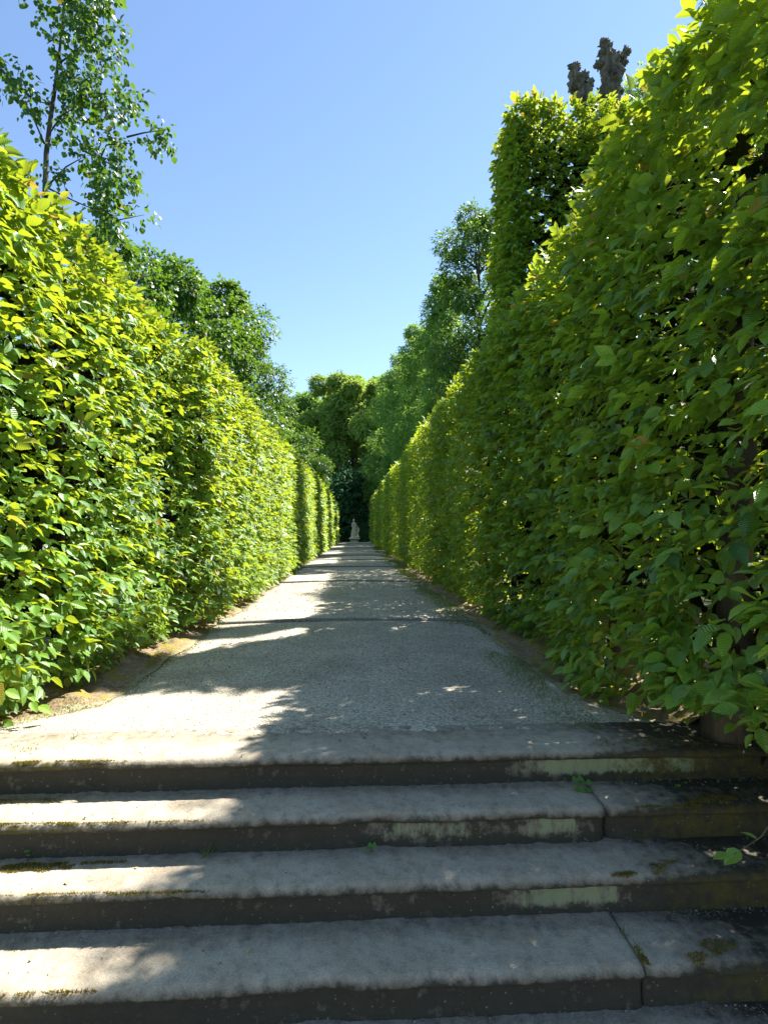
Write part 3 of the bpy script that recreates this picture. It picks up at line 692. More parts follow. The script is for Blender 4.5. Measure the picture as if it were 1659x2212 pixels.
def tree(name, label, x, y, h, cr, zc0, nb, per, L, mat, seed, tpl=T_FARN, group=None, trunk_r=0.16, shape='round', lean=0.0, hang=0.5, z0=0.1, blob_r=None, fill=.45, bark='bark_dark', cat='tree'):
    rr = random.Random(seed); root = empty(name, (x, y, 0)); tag(root, label, cat, group)
    b = MB(); pts = [(x + lean * t * h * .1 + .12 * math.sin(3 * t + seed), y + .1 * math.sin(4 * t + 2 * seed), -.1 + t * h * .93) for t in np.linspace(0, 1, 12)]
    b.tube(pts, [trunk_r * (1.3 if q == 0 else (1 - .88 * q / 11)) for q in range(12)], 9, (trunk_r * .12, .15), seed); b.build('trunk', M[bark], root, root.location)
    blobs = []; br = MB()
    for k in range(nb):
        t = (k + .5) / nb; z = zc0 + (h - zc0) * t
        if shape == 'round': rad = cr * math.sin(math.pi * (0.12 + 0.80 * t)) ** .7
        elif shape == 'column': rad = cr * (1.0 - .35 * t) * (1 if t < .85 else .6)
        else: rad = cr * (1.05 - .85 * t)
        a = k * 2.4 + rr.uniform(-.4, .4); q = rad * rr.uniform(.35, .95) * (1 + .25 * math.sin(k * 1.7 + seed))
        bx, by = x + lean * z * .1 + q * math.cos(a), y + q * math.sin(a)
        br_ = (blob_r or cr * .5) * rr.uniform(.55, 1.3) * (1 if t < .85 else .75)
        zz = min(z, h - br_ * .75)
        blobs.append((bx, by, zz, br_, br_, br_ * rr.uniform(.65, .95), int(per * rr.uniform(.8, 1.2))))
        tz = max(zc0 * .8, zz - q * .8 - .4); ti = tz / (h * .93)
        limb(br, (x + lean * ti * h * .1 + .12 * math.sin(3 * ti + seed), y + .1 * math.sin(4 * ti + 2 * seed), tz), (bx, by, zz), trunk_r * .38, trunk_r * .1, rr=rr)
        for s in range(4):
            v = np.array([rr.gauss(0, 1) for _ in range(3)]); v /= np.linalg.norm(v)
            limb(br, (bx, by, zz), np.array((bx, by, zz)) + v * br_ * .85, trunk_r * .1, trunk_r * .02, n=4, sides=5, rr=rr)
    br.build('limbs', M[bark], root, root.location)
    lv = Leaves(); crown(lv, blobs, L, tpl, hang=hang, fill=fill, seed=seed); lv.build('crown', M[mat], root, root.location)
    return root

# sparse tall tree above the left hedge, close by: real skeleton with hanging sprays
def near_tree():
    x0, y0 = -3.40, 6.35; k = y0 / 1200.0
    root = empty('young_tree', (x0, y0, 0)); tag(root, 'slender sparse tree with a thin dark trunk, tallest above the left hedge', 'tree', 'trees behind the left hedge')
    def pt(px, py, dy=0.0):   # sketch units (about 5 mm) to metres in the tree's own plane
        a = math.atan((px - 829.5) / 1200) + math.radians(2.93); x = y0 * math.tan(a)
        return (x, y0 + dy, 1.2 + (1148 - py) / 1200 * (y0 * .9987 + x * .0511))
    b = MB(); b.tube([(x0 - .03, y0, -.05), (x0 - .02, y0, 1.5), pt(92, 640), pt(98, 400), pt(100, 330), pt(110, 250), pt(120, 180), pt(130, 100), pt(138, 20), pt(143, -60), pt(150, -150)],
                     [.055, .042, .033, .028, .026, .023, .019, .015, .011, .007, .003], 9)
    b.build('trunk', M['bark_dark'], root, root.location)
    br = MB(); tw = [  # (from, via, to, dy)
        ((98, 400), (135, 350), (175, 318), .25), ((175, 318), (215, 330), (255, 345), .45), ((215, 335), (222, 300), (270, 288), .3), ((270, 288), (300, 265), (335, 245), .5),
        ((98, 312), (82, 270), (70, 215), -.2), ((70, 215), (45, 190), (25, 178), -.4), ((105, 280), (125, 235), (160, 200), .3), ((110, 250), (100, 215), (60, 200), .2),
        ((118, 190), (150, 165), (200, 205), -.3), ((122, 135), (150, 105), (165, 80), .2), ((165, 80), (195, 60), (235, 30), .3), ((130, 90), (120, 95), (112, 110), -.2),
        ((135, 50), (175, 20), (215, -20), .3), ((98, 400), (150, 420), (210, 440), .4), ((210, 440), (240, 455), (290, 430), .6), ((137, 20), (120, 10), (100, 25), .1), ((200, 205), (235, 220), (260, 260), -.4),
        ((140, -20), (180, -60), (210, -100), .2), ((140, -40), (110, -70), (100, -110), -.2)]
    for (a, m, c, dy) in tw:
        P = [pt(*a, dy * .1), pt(*m, dy * .3), pt(*c, dy * .5)]; br.tube(P, [.011, .008, .003], 6)
    br.build('limbs', M['bark_dark'], root, root.location)
    bl = [  # px,py,rx,ry, shoots
        (200, 20, 42, 36, 62), (160, 10, 34, 20, 30), (245, 30, 25, 16, 20), (205, 70, 40, 26, 46), (190, 105, 28, 22, 30), (175, 45, 25, 35, 36), (118, 125, 14, 14, 9), (95, 20, 18, 12, 12), (110, 40, 12, 12, 7), (256, 62, 14, 12, 8),
        (170, 150, 26, 14, 20), (150, 190, 45, 25, 40), (190, 205, 40, 22, 42), (120, 210, 30, 22, 26), (75, 215, 32, 22, 20), (45, 180, 24, 10, 10), (35, 235, 16, 9, 7), (75, 262, 16, 14, 8), (95, 300, 9, 12, 4),
        (230, 180, 22, 14, 14), (215, 235, 32, 24, 32), (255, 215, 28, 18, 18), (300, 220, 24, 14, 15), (320, 248, 26, 16, 20), (295, 268, 28, 20, 24), (345, 262, 10, 14, 6), (185, 285, 36, 20, 30), (225, 275, 22, 20, 18), (150, 300, 16, 20, 9),
        (185, 330, 30, 22, 26), (225, 345, 38, 24, 38), (265, 365, 28, 22, 26), (180, 375, 32, 24, 30), (215, 400, 36, 26, 42), (245, 420, 30, 22, 28), (290, 420, 22, 12, 12), (205, 445, 34, 22, 32), (232, 470, 22, 18, 20), (140, 400, 22, 20, 18), (115, 420, 18, 16, 12),
        (200, -45, 40, 30, 40), (130, -50, 30, 30, 26), (190, -110, 40, 30, 30)]
    blobs = []
    rr = random.Random(8)
    for (a, m, c, dy) in tw:
        for q_, w_ in ((c, 9), (((m[0] + c[0]) / 2, (m[1] + c[1]) / 2), 6)):
            p = pt(q_[0], q_[1], dy * .45); blobs.append((p[0], p[1], p[2], .09, .09, .07, w_))
    for (px, py, rx, ry, n) in bl:
        p = pt(px, py, rr.uniform(-.35, .45)); blobs.append((p[0], p[1], p[2], rx * k * .75, max(rx, ry) * k * .9, ry * k * .85, int(n * 1.05)))
    lv = Leaves(); crown(lv, blobs, .066, T_LIME, mat_r=.38, hang=.9, fill=.1, seed=3, nper=3, lw=1.0, young=.02); lv.build('crown', M['lime'], root, root.location)
near_tree()

GL = 'trees behind the left hedge'
tree('lime_tree', 'low bushy tree just past the slender one, over the left hedge', -4.15, 9.6, 6.15, 1.15, 2.8, 11, 330, .078, 'lime', 1, T_LIME, GL, .09, blob_r=.65)
tree('lime_tree', 'rounded leafy tree, second mass of foliage over the left hedge', -4.05, 12.2, 7.0, 1.35, 2.8, 13, 400, .085, 'lime', 2, T_LIME, GL, .10, blob_r=.75)
tree('lime_tree', 'dense bright green tree near the middle of the left hedge', -4.0, 15.6, 7.95, 1.5, 2.8, 14, 420, .10, 'lime', 3, T_LIME, GL, .12, blob_r=.85)
tree('lime_tree', 'dense tree whose sprays hang furthest over the left hedge', -3.9, 19.3, 8.8, 1.5, 2.8, 14, 420, .115, 'lime', 4, T_FARN, GL, .12, blob_r=.85)
tree('young_tree', 'thin airy tree with sky showing through, towards the far end of the left hedge', -4.5, 27.5, 9.8, 1.0, 4, 12, 90, .13, 'lime', 5, T_FARN, GL, .07, 'column', blob_r=.6, fill=.2)
tree('lime_tree', 'light green tree low behind the far left hedge', -5.0, 34, 9.2, 2.0, 3, 14, 300, .17, 'lime', 6, T_FARN, GL, .12, blob_r=1.1)
tree('lime_tree', 'last small tree beside the far end of the left hedge', -4.6, 46, 8.2, 2.0, 3, 12, 300, .19, 'lime', 7, T_FARN, GL, .12, blob_r=1.1)

GF = 'tall trees closing the avenue'
tree('oak_tree', 'broad round olive green tree with visible trunk, straight behind the statue', -1.3, 72, 21.0, 6.4, 3, 90, 620, .25, 'oak', 8, T_BLOB, GF, .42, blob_r=1.5, lean=.1)
tree('broadleaf_tree', 'dark tree left of the big round one at the end of the avenue', -7.2, 80, 20.6, 5.0, 3, 30, 800, .28, 'tree', 9, T_BLOB, GF, .4, blob_r=2.1)
tree('broadleaf_tree', 'dark green tree filling the gap beyond the left hedge end', -12.5, 76, 15.5, 4.2, 3, 22, 480, .36, 'tree', 19, T_BLOB, GF, .4, blob_r=2.1)
tree('broadleaf_tree', 'dark tree just right of the big round tree, partly behind it', 4.2, 84, 24.5, 4.6, 4, 36, 800, .28, 'tree', 10, T_BLOB, GF, .4, blob_r=2.0)
tree('broadleaf_tree', 'tall mid green tree right of centre at the avenue end', 6.4, 68, 22.0, 3.9, 3, 30, 900, .24, 'tree', 11, T_BLOB, GF, .4, blob_r=1.8)
tree('broadleaf_tree', 'small dark green tree at the far end of the right hedge', 3.7, 60, 11.2, 2.6, 1, 20, 420, .26, 'tree', 21, T_BLOB, GF, .3, blob_r=1.3)

GR = 'trees behind the right hedge'
tree('lime_tree', 'tree with drooping sprays nearest beyond the tall hedge block', 4.85, 22, 13.9, 1.9, 4.5, 34, 330, .13, 'lime', 12, T_FARN, GR, .16, blob_r=.75)
tree('lime_tree', 'tree with a narrow pointed top in the middle of the right row', 4.6, 29.5, 14.6, 1.9, 3.5, 34, 340, .15, 'tree', 13, T_FARN, GR, .16, 'cone', blob_r=.75)
tree('lime_tree', 'wide dark tree further down the right hedge', 4.9, 38, 15.2, 2.4, 3, 40, 360, .18, 'tree', 14, T_FARN, GR, .2, blob_r=.95)
tree('lime_tree', 'mid green tree behind the far half of the right hedge', 4.3, 47, 16.2, 2.4, 3, 40, 380, .20, 'tree', 15, T_FARN, GR, .2, blob_r=1.0)
tree('lime_tree', 'last tall tree at the far end of the right hedge', 4.5, 55, 16.4, 2.4, 2, 24, 480, .25, 'tree', 16, T_BLOB, GR, .2, blob_r=1.3)
tree('lime_tree', 'pale leafy tree top showing between the pollard stumps and the near hedge', 9.9, 17.5, 16.5, 1.5, 9, 16, 300, .12, 'oak', 17, T_FARN, GR, .16, blob_r=.95)
tree('lime_tree', 'added tree out of view behind the right hedge, casting a shadow stripe', 5.0, 6.2, 8.8, 1.0, 5.5, 8, 260, .10, 'lime', 18, T_FARN, GR, .12, blob_r=.6)  # extra tree placed out of frame for its shadow stripe on the path

# the wooded garden beyond the hedges on both sides: one mass seen only through gaps
def woods(label, xs0, xs1, y0, y1, h, n):
    lv = Leaves(); x = RNG.uniform(xs0, xs1, n); y = RNG.uniform(y0, y1, n); z = h * RNG.uniform(0, 1, n) ** 1.1 * (1 + .25 * fnoise(np.stack([x * .3, y * .3, 0 * x], -1), 2, 61))
    lv.add(np.stack([x, y, z], -1), RNG.normal(0, 1, (n, 3)), RNG.normal(0, 1, (n, 3)) + (0, 0, .8), RNG.uniform(.3, .6, n), RNG.uniform(.3, .6, n), np.stack([RNG.uniform(.1, 1, n), 0 * x], -1), T_BLOB)
    tag(lv.build('shrubbery', M['oak']), label, 'shrubbery', kind='stuff')
woods('sunlit green shrubbery glimpsed through gaps in the right hedge', 9, 14, -4, 60, 6.5, 26000)
woods('green shrubbery behind the left hedge', -14, -9, -4, 60, 6.0, 22000)

# pollard with two knobbly stubs
root = empty('pollarded_tree', (5.35, 12, 0)); tag(root, 'pollarded tree with two bare knobbly grey stubs above the tall hedge block', 'tree')
b = MB(); b.tube([(5.5, 12, -.1), (5.45, 12, 2), (5.4, 12.05, 5), (5.45, 12, 7.5)], [.42, .33, .30, .27], 16, (.05, .2), 5); b.build('trunk', M['bark_pollard'], root, root.location)
def stub(pts, rad, knobs, seed):
    b = MB(); P = np.array(pts, float)
    t = np.linspace(0, 1, len(P)); T = np.linspace(0, 1, 80)
    PP = np.stack([np.interp(T, t, P[:, i]) for i in range(3)], -1); R = np.interp(T, t, rad)
    b.tube(PP, R * .76, 40, (.085, .075), seed)
    for (kx, ky, kz, r) in knobs:
        u = norm(np.random.default_rng(seed + int(kx * 100)).normal(0, 1, (1, 3)))
        th = np.linspace(0, math.pi, 20); ph = np.linspace(0, 2 * math.pi, 30)
        TH, PH = np.meshgrid(th, ph, indexing='ij'); d = np.stack([np.sin(TH) * np.cos(PH), np.sin(TH) * np.sin(PH), np.cos(TH)], -1).reshape(-1, 3)
        d_ = d.copy(); rr_ = r * .85 * (1 + .7 * fnoise(d * 3.2 + kx * 9, 3, seed)); V = np.array([kx, ky, kz]) + d * rr_[:, None]
        b.add(V, grid_faces(20, 30))
    return b.build('limb', M['bark_pollard'], root, root.location)
stub([(5.42, 12, 7.2), (5.30, 12, 9.4), (5.14, 12, 10.3), (4.96, 12, 10.85), (4.84, 12, 11.2), (4.78, 12, 11.5)], [.18, .15, .19, .23, .17, .07],
     [(4.80, 12, 11.0, .12), (5.14, 11.95, 11.05, .10), (4.84, 12, 11.45, .09), (4.95, 11.95, 10.6, .10), (5.32, 12, 10.75, .07), (4.98, 11.9, 11.15, .10)], 3)
stub([(5.5, 12, 7.2), (5.62, 12, 9.4), (5.64, 12, 10.3), (5.63, 12, 11.0), (5.60, 12, 11.6), (5.52, 12, 12.0)], [.20, .19, .20, .26, .22, .10],
     [(5.46, 12, 11.98, .10), (5.36, 12, 11.5, .10), (5.84, 12, 11.7, .11), (5.97, 12, 11.82, .10), (5.62, 11.85, 11.2, .12), (5.42, 12, 11.75, .09), (5.84, 12, 10.95, .08), (5.84, 12, 11.4, .10), (5.50, 12, 10.5, .07), (5.95, 12, 11.6, .07)], 9)
lv = Leaves(); crown(lv, [(5.38, 12, 10.6, .12, .14, .16, 26), (5.42, 12, 10.85, .10, .1, .08, 10), (4.80, 12, 10.4, .05, .05, .2, 6)], .06, T_LIME, hang=.7, fill=.1); lv.build('foliage', M['lime'], root, root.location)

# dark shrubs closing the view behind the statue
GS = 'dark shrubs behind the statue'
def shrub(label, x, y, h, r, n, seed, L=.26, mat='shrub'):
    rr = random.Random(seed); root = empty('evergreen_shrub', (x, y, 0)); tag(root, label, 'shrub', GS)
    b = MB()
    for k in range(5):
        limb(b, (x + rr.uniform(-.2, .2), y, .1), (x + rr.uniform(-.6, .6) * r, y + rr.uniform(-.4, .4) * r, h * .8), .08, .02, rr=rr)
    b.build('stems', M['bark_dark'], root, root.location)
    bl = []
    for k in range(n):
        t = (k + .5) / n; a = k * 2.4; q = r * .6 * math.sqrt(1 - (t * .9) ** 2)
        bl.append((x + q * math.cos(a), y + q * math.sin(a), .5 + (h - 1.2) * t, r * .55, r * .55, r * .5, 330))
    lv = Leaves(); crown(lv, bl, L, T_BLOB, hang=1.2, seed=seed, fill=.5, mat_r=.35); lv.build('foliage', M[mat], root, root.location)
shrub('dark weeping shrub right behind the statue', -1.3, 59.5, 7.6, 2.5, 14, 1)
shrub('dark shrub to the left of the statue, by the hedge end', -4.3, 60, 6.6, 2.4, 12, 2)
shrub('dark shrub to the right of the statue', 1.9, 60, 5.4, 2.2, 12, 3)
shrub('broad dark shrub at the far right behind the hedge end', 5.0, 61, 6.0, 2.5, 12, 4)
shrub('low dark shrub with small pale twigs close right of the statue', 1.0, 57.0, 2.3, 1.0, 7, 5, .16)
shrub('broad dark shrub at the far left behind the hedge end', -8.5, 61, 6.0, 2.6, 12, 6)

# ------------------------------------------------------------------ statue
def statue():
    root = empty('garden_statue', (-0.12, 54, 0.2)); tag(root, 'pale stone statue of a draped woman on a low pedestal at the path end', 'statue')
    lx, ly, lz = -0.12, 54.0, 0.2
    def loft(sections, n=64, mat='statue', name='figure', fold=0.0, nf=11, parent=root, seed=0, cap=True):
        V = []; m = len(sections)
        for si, (z, cx, cy, rx, ry, fa) in enumerate(sections):
            for q in range(n):
                a = 2 * math.pi * q / n
                f = 1 + fa * (0.6 * math.sin(nf * a + 1.3 * math.sin(z * 3)) + 0.4 * math.sin((nf * 1.7) * a + 2 + z * 2))
                V.append((lx + cx + rx * f * math.cos(a), ly + cy + ry * f * math.sin(a), lz + z))
        V = np.array(V); i = np.arange(m - 1)[:, None] * n; j = np.arange(n)[None]; k = (j + 1) % n
        Q = np.stack([i + j, i + k, i + n + k, i + n + j], -1).reshape(-1, 4)
        V = np.vstack([V, V[-n:].mean(0), V[:n].mean(0)]); a_ = len(V) - 2; bb = (m - 1) * n
        T = [[bb + q, bb + (q + 1) % n, a_] for q in range(n)] + [[(q + 1) % n, q, a_ + 1] for q in range(n)]
        return V, Q, T
    # pedestal: die and cornice
    b = MB(); b.box(lx - .39, lx + .39, ly - .39, ly + .39, -.3, lz + .13); b.build('pedestal_base', M['pedestal'], root, root.location, False)
    b = MB(); prof = [(.40, .13), (.42, .15), (.43, .19), (.50, .235), (.535, .25), (.55, .26), (.55, .32), (.54, .335)]
    V = []; 
    for (h_, z) in prof:
        V += [(lx - h_, ly - h_, lz + z), (lx + h_, ly - h_, lz + z), (lx + h_, ly + h_, lz + z), (lx - h_, ly + h_, lz + z)]
    Q = [(4 * s + j, 4 * s + (j + 1) % 4, 4 * s + 4 + (j + 1) % 4, 4 * s + 4 + j) for s in range(len(prof) - 1) for j in range(4)] + [(0, 3, 2, 1), (28, 29, 30, 31)]
    b.add(V, Q); b.build('cornice', M['pedestal'], root, root.location, False)
    # plinth rock
    V, Q, T = loft([(.335, -.02, 0, .44, .36, .03), (.40, -.04, 0, .40, .33, .06), (.46, -.03, 0, .33, .28, .05), (.50, 0, 0, .26, .22, .02)], nf=5)
    b = MB(); b.add(V, Q, T); b.build('plinth', M['statue'], root, root.location)
    # body: hips, torso, neck, head in one skin
    z0 = .48
    S = [(0, -.02, 0, .17, .15, .05), (.05, -.02, 0, .19, .16, .10), (.25, -.02, 0, .185, .155, .12), (.50, -.01, 0, .18, .15, .11), (.72, 0, 0, .185, .15, .08), (.86, .01, 0, .19, .145, .05), (.95, .01, 0, .175, .13, .03),
         (1.02, 0, 0, .145, .11, .02), (1.08, -.01, 0, .130, .10, .01), (1.16, -.02, 0, .145, .115, .01), (1.24, -.03, 0, .165, .125, .02), (1.32, -.04, 0, .175, .11, .01), (1.37, -.05, 0, .16, .09, 0), (1.405, -.05, 0, .10, .07, 0), (1.43, -.05, -.0, .055, .055, 0),
         (1.48, -.05, -.01, .050, .052, 0), (1.505, -.055, -.02, .062, .068, 0), (1.54, -.06, -.02, .076, .090, 0), (1.59, -.06, -.01, .083, .100, 0), (1.64, -.06, -.005, .083, .100, 0), (1.69, -.058, 0, .072, .085, 0), (1.72, -.055, .0, .045, .05, 0), (1.733, -.055, 0, .015, .015, 0)]
    V, Q, T = loft([(z + z0, *r) for z, *r in S])
    # face relief: nose, brow, mouth, eye hollows
    for v in V:
        dz = v[2] - lz - z0; dx = v[0] - (lx - .06)
        if v[1] < ly and 1.5 < dz < 1.7:
            v[1] -= .028 * math.exp(-(dx / .012) ** 2 - ((dz - 1.585) / .022) ** 2)
            v[1] += .014 * (math.exp(-((dx - .03) / .014) ** 2 - ((dz - 1.615) / .012) ** 2) + math.exp(-((dx + .03) / .014) ** 2 - ((dz - 1.615) / .012) ** 2))
            v[1] -= .010 * math.exp(-(dx / .02) ** 2 - ((dz - 1.55) / .008) ** 2)
    b = MB(); b.add(V, Q, T); body = b.build('figure', M['statue'], root, root.location)
    # arms with hands
    def arm(P, R, hand_dir, seed):
        a = MB(); P = np.array(P) + (lx, ly, lz + z0); T_ = np.linspace(0, 1, 16); t = np.linspace(0, 1, len(P))
        PP = np.stack([np.interp(T_, t, P[:, i]) for i in range(3)], -1); a.tube(PP, np.interp(T_, t, R), 14)
        h = np.array(hand_dir, float); h /= np.linalg.norm(h); e = P[-1]; sd = np.cross(h, (0, 1, 0)); sd /= np.linalg.norm(sd) + 1e-9
        a.tube([e - h * .01, e + h * .03, e + h * .075, e + h * .09], [.024, .034, .034, .028], 10)
        for q, (o_, l_) in enumerate(((-.024, .06), (-.008, .072), (.008, .07), (.024, .052))):
            s0 = e + h * .08 + sd * o_; a.tube([s0, s0 + h * l_ * .5 + (0, -.008, 0), s0 + h * l_ + (0, .004, -.012)], [.010, .009, .006], 7)
        s0 = e + h * .03 - sd * .03; a.tube([s0, s0 - sd * .02 + h * .03 + (0, -.01, 0), s0 - sd * .02 + h * .06 + (0, -.01, 0)], [.011, .010, .007], 7)
        return a.build('arm', M['statue'], root, root.location)
    arm([(-.20, 0, 1.33), (-.245, .01, 1.20), (-.25, .0, 1.03), (-.19, -.09, .93), (-.08, -.15, .91)], [.055, .052, .043, .038, .028], (1, -.2, -.1), 1)
    arm([(.10, 0, 1.33), (.16, -.03, 1.20), (.22, -.06, 1.06), (.30, -.09, .98), (.40, -.10, .88)], [.055, .052, .044, .038, .028], (.5, -.1, -.8), 2)
    # hair, with a knot at the back
    V, Q, T = loft([(z + z0, *r) for z, *r in [(1.555, -.055, .045, .075, .065, .05), (1.60, -.058, .035, .092, .088, .06), (1.66, -.058, .02, .092, .10, .06), (1.71, -.056, .01, .075, .082, .05), (1.745, -.055, .01, .035, .04, .03), (1.755, -.055, .01, .008, .008, 0)]], nf=13)
    b = MB(); b.add(V, Q, T); V, Q, T = loft([(z + z0, *r) for z, *r in [(1.58, -.05, .12, .01, .01, 0), (1.60, -.05, .12, .04, .04, .05), (1.64, -.05, .125, .045, .045, .05), (1.68, -.05, .12, .01, .01, 0)]], nf=5)
    b.add(V, Q, T); b.build('hair', M['statue'], root, root.location)
    # cloak: slung across the hips, falling at the back left
    V, Q, T = loft([(z + z0, *r) for z, *r in [(.02, -.20, .08, .13, .13, .18), (.25, -.19, .08, .14, .13, .20), (.5, -.16, .08, .12, .12, .18), (.75, -.12, .07, .10, .10, .12), (.95, -.08, .06, .06, .08, .05)]], nf=7)
    b = MB(); b.add(V, Q, T)
    for q in range(4):
        o_ = q * .022
        b.tube(np.array([(-.19, -.06, 1.02 - o_), (-.08, -.155, .96 - o_ * 1.3), (.06, -.16, .90 - o_ * 1.5), (.20, -.12, .86 - o_ * 1.6), (.33, -.10, .84 - o_)]) + (lx, ly, lz + z0), [.018, .03, .032, .03, .02], 8)
    b.tube(np.array([(-.13, -.10, 1.33), (-.02, -.135, 1.24), (.08, -.12, 1.16), (.13, -.06, 1.08)]) + (lx, ly, lz + z0), [.015, .02, .02, .015], 8)
    b.build('cloak', M['statue'], root, root.location)
    # tree stump support with hanging drapery on the right, resting on a mound
    V, Q, T = loft([(z + z0, *r) for z, *r in [(-.06, .33, -.05, .20, .17, .08), (.0, .33, -.05, .18, .15, .08), (.04, .32, -.04, .09, .08, .12), (.3, .31, -.03, .075, .07, .18), (.55, .33, -.04, .08, .07, .16), (.72, .37, -.06, .07, .06, .1), (.80, .39, -.08, .035, .035, 0)]], nf=7)
    b = MB(); b.add(V, Q, T)
    b.tube(np.array([(.42, -.10, .80), (.47, -.1, .68), (.44, -.1, .52), (.46, -.1, .42)]) + (lx, ly, lz + z0), [.03, .035, .03, .01], 8)
    b.build('stump', M['statue'], root, root.location)
statue()

# ------------------------------------------------------------------ small things on the ground
def tz(x, y):   # height of the walking surface
    x = np.asarray(x, float); y = np.asarray(y, float)
    z = np.where(y > 3.3, path_z(x, y), 0.0)
    for q_, (yn, zt, *_) in enumerate(STEPS[1:]):
        prev = STEPS[q_][0] + 0.03
        z = np.where((y < prev) & (y >= yn), zt, z)
    z = np.where(y < 1.87, -0.906, z); return z

def pebbles(name, x, y, r, mat, lift=0.25, z=None):
    n = len(x); zz = tz(x, y) if z is None else z
    base = np.array([(1, 0, 0), (0, 1, 0), (-1, 0, 0), (0, -1, 0), (0, 0, 1), (0, 0, -1), (.62, .62, .35), (-.62, .62, .35), (-.62, -.62, .35), (.62, -.62, .35)], float)
    fc = np.array([[0, 6, 9], [6, 0, 1], [7, 1, 2], [8, 2, 3], [9, 3, 0], [4, 9, 6], [6, 1, 7], [7, 2, 8], [8, 3, 9], [4, 6, 7], [4, 7, 8], [4, 8, 9], [0, 9, 9], [5, 1, 0], [5, 2, 1], [5, 3, 2], [5, 0, 3]])
    fc = np.array([f for f in fc if len(set(f)) == 3])
    sc_ = np.stack([RNG.uniform(.7, 1.3, n), RNG.uniform(.6, 1.1, n), RNG.uniform(.35, .7, n)], -1) * r[:, None]
    a = RNG.uniform(0, 6.28, n); ca, sa = np.cos(a), np.sin(a)
    jit = 1 + RNG.normal(0, .14, (n, len(base), 1)); B = base[None] * sc_[:, None] * jit
    V = np.stack([B[..., 0] * ca[:, None] - B[..., 1] * sa[:, None] + x[:, None], B[..., 0] * sa[:, None] + B[..., 1] * ca[:, None] + y[:, None], B[..., 2] + (zz + r * lift)[:, None]], -1)
    F = (fc[None] + (np.arange(n) * len(base))[:, None, None]).reshape(-1, 3)
    return mk(name, V.reshape(-1, 3), [F], mat, smooth=False)
n = 26000
y = 3.30 + (RNG.uniform(0, 1, n) ** 1.7) * 10; x = RNG.uniform(-1.78, 1.58, n)
r = np.clip(RNG.lognormal(math.log(.0030), .45, n), .0015, .010) * (1 + (y - 3) * .10)
x[-2500:] = np.where(y[-2500:] > 4.0, x[-2500:], np.where(RNG.uniform(0, 1, 2500) < .5, -1.8 - RNG.uniform(0, .35, 2500), 1.6 + RNG.uniform(0, .25, 2500)))
tag(pebbles('loose_gravel', x, y, r, M['pebble'], .2), 'loose pale grey gravel lying on the path', 'gravel', kind='stuff')
# grit gathered at the back of the treads
xs_, ys_, rs_ = [], [], []
for k, (yn, zt, *_) in enumerate(STEPS[1:]):
    m_ = 1500; xx = RNG.uniform(-2.4, 2.4, m_); yy = STEPS[k][0] + .028 - np.abs(RNG.normal(0, .028, m_)); xs_.append(xx); ys_.append(yy); rs_.append(np.clip(RNG.lognormal(math.log(.0022), .5, m_), .001, .008))
    m_ = 260; xs_.append(RNG.uniform(-2.4, 2.4, m_)); ys_.append(yn + RNG.uniform(.03, .25, m_)); rs_.append(np.clip(RNG.lognormal(math.log(.0020), .55, m_), .001, .009))
m_ = 300; xs_.append(RNG.uniform(-2.4, 2.4, m_)); ys_.append(RNG.uniform(3.0, 3.32, m_)); rs_.append(np.clip(RNG.lognormal(math.log(.0024), .5, m_), .001, .008))
tag(pebbles('grit', np.concatenate(xs_), np.concatenate(ys_), np.concatenate(rs_), M['grit'], .35), 'fine stone grit scattered on the stair treads', 'grit', kind='stuff')

def blades(LV_, x, y, z, h, lean=.5, wid=.05, young=.1, cm=.5):
    n = len(x); D = np.stack([RNG.normal(0, lean, n), RNG.normal(0, lean, n), np.ones(n)], -1)
    LV_.add(np.stack([x, y, z], -1), D, RNG.normal(0, 1, (n, 3)), h, h * wid * 4, np.stack([np.clip(RNG.normal(cm, .25, n), 0, 1), (RNG.uniform(0, 1, n) < young) * RNG.uniform(.3, .9, n)], -1), T_FAR)
# grass along the right side of the path and thin on the left
lv = Leaves()
n = 70000; y = 3.3 + RNG.uniform(0, 1, n) ** 1.35 * 34
band = 1.34 + .04 * np.sin(y * 1.5); x = band + RNG.normal(0, .15, n) + .12
dn = fnoise(np.stack([x * 3.0, y * 1.2, 0 * x], -1), 3, 91); ok = (dn > -.1 - .25 * (y > 9)) & (x < pxr(y) + .12); x, y = x[ok], y[ok]
blades(lv, x, y, path_z(x, y) - .004, RNG.uniform(.010, .028, len(x)) * (1 + (y - 3) * .04), .6, .07)
n = 9000; y = 3.2 + RNG.uniform(0, 1, n) ** 1.4 * 30; x = pxl(y) + np.abs(RNG.normal(0, .09, n)) + .02
dn = fnoise(np.stack([x * 3.0, y * 1.4, 0 * x], -1), 3, 92); ok = dn > 0.0; x, y = x[ok], y[ok]
blades(lv, x, y, path_z(x, y) - .02 * np.clip((pxl(y) + .1 - x) / .1, 0, 1) - .004, RNG.uniform(.010, .024, len(x)) * (1 + (y - 3) * .04), .7, .07, .35, .8)
tag(lv.build('grass', M['grass']), 'short sparse grass creeping over both edges of the gravel', 'grass', kind='stuff')

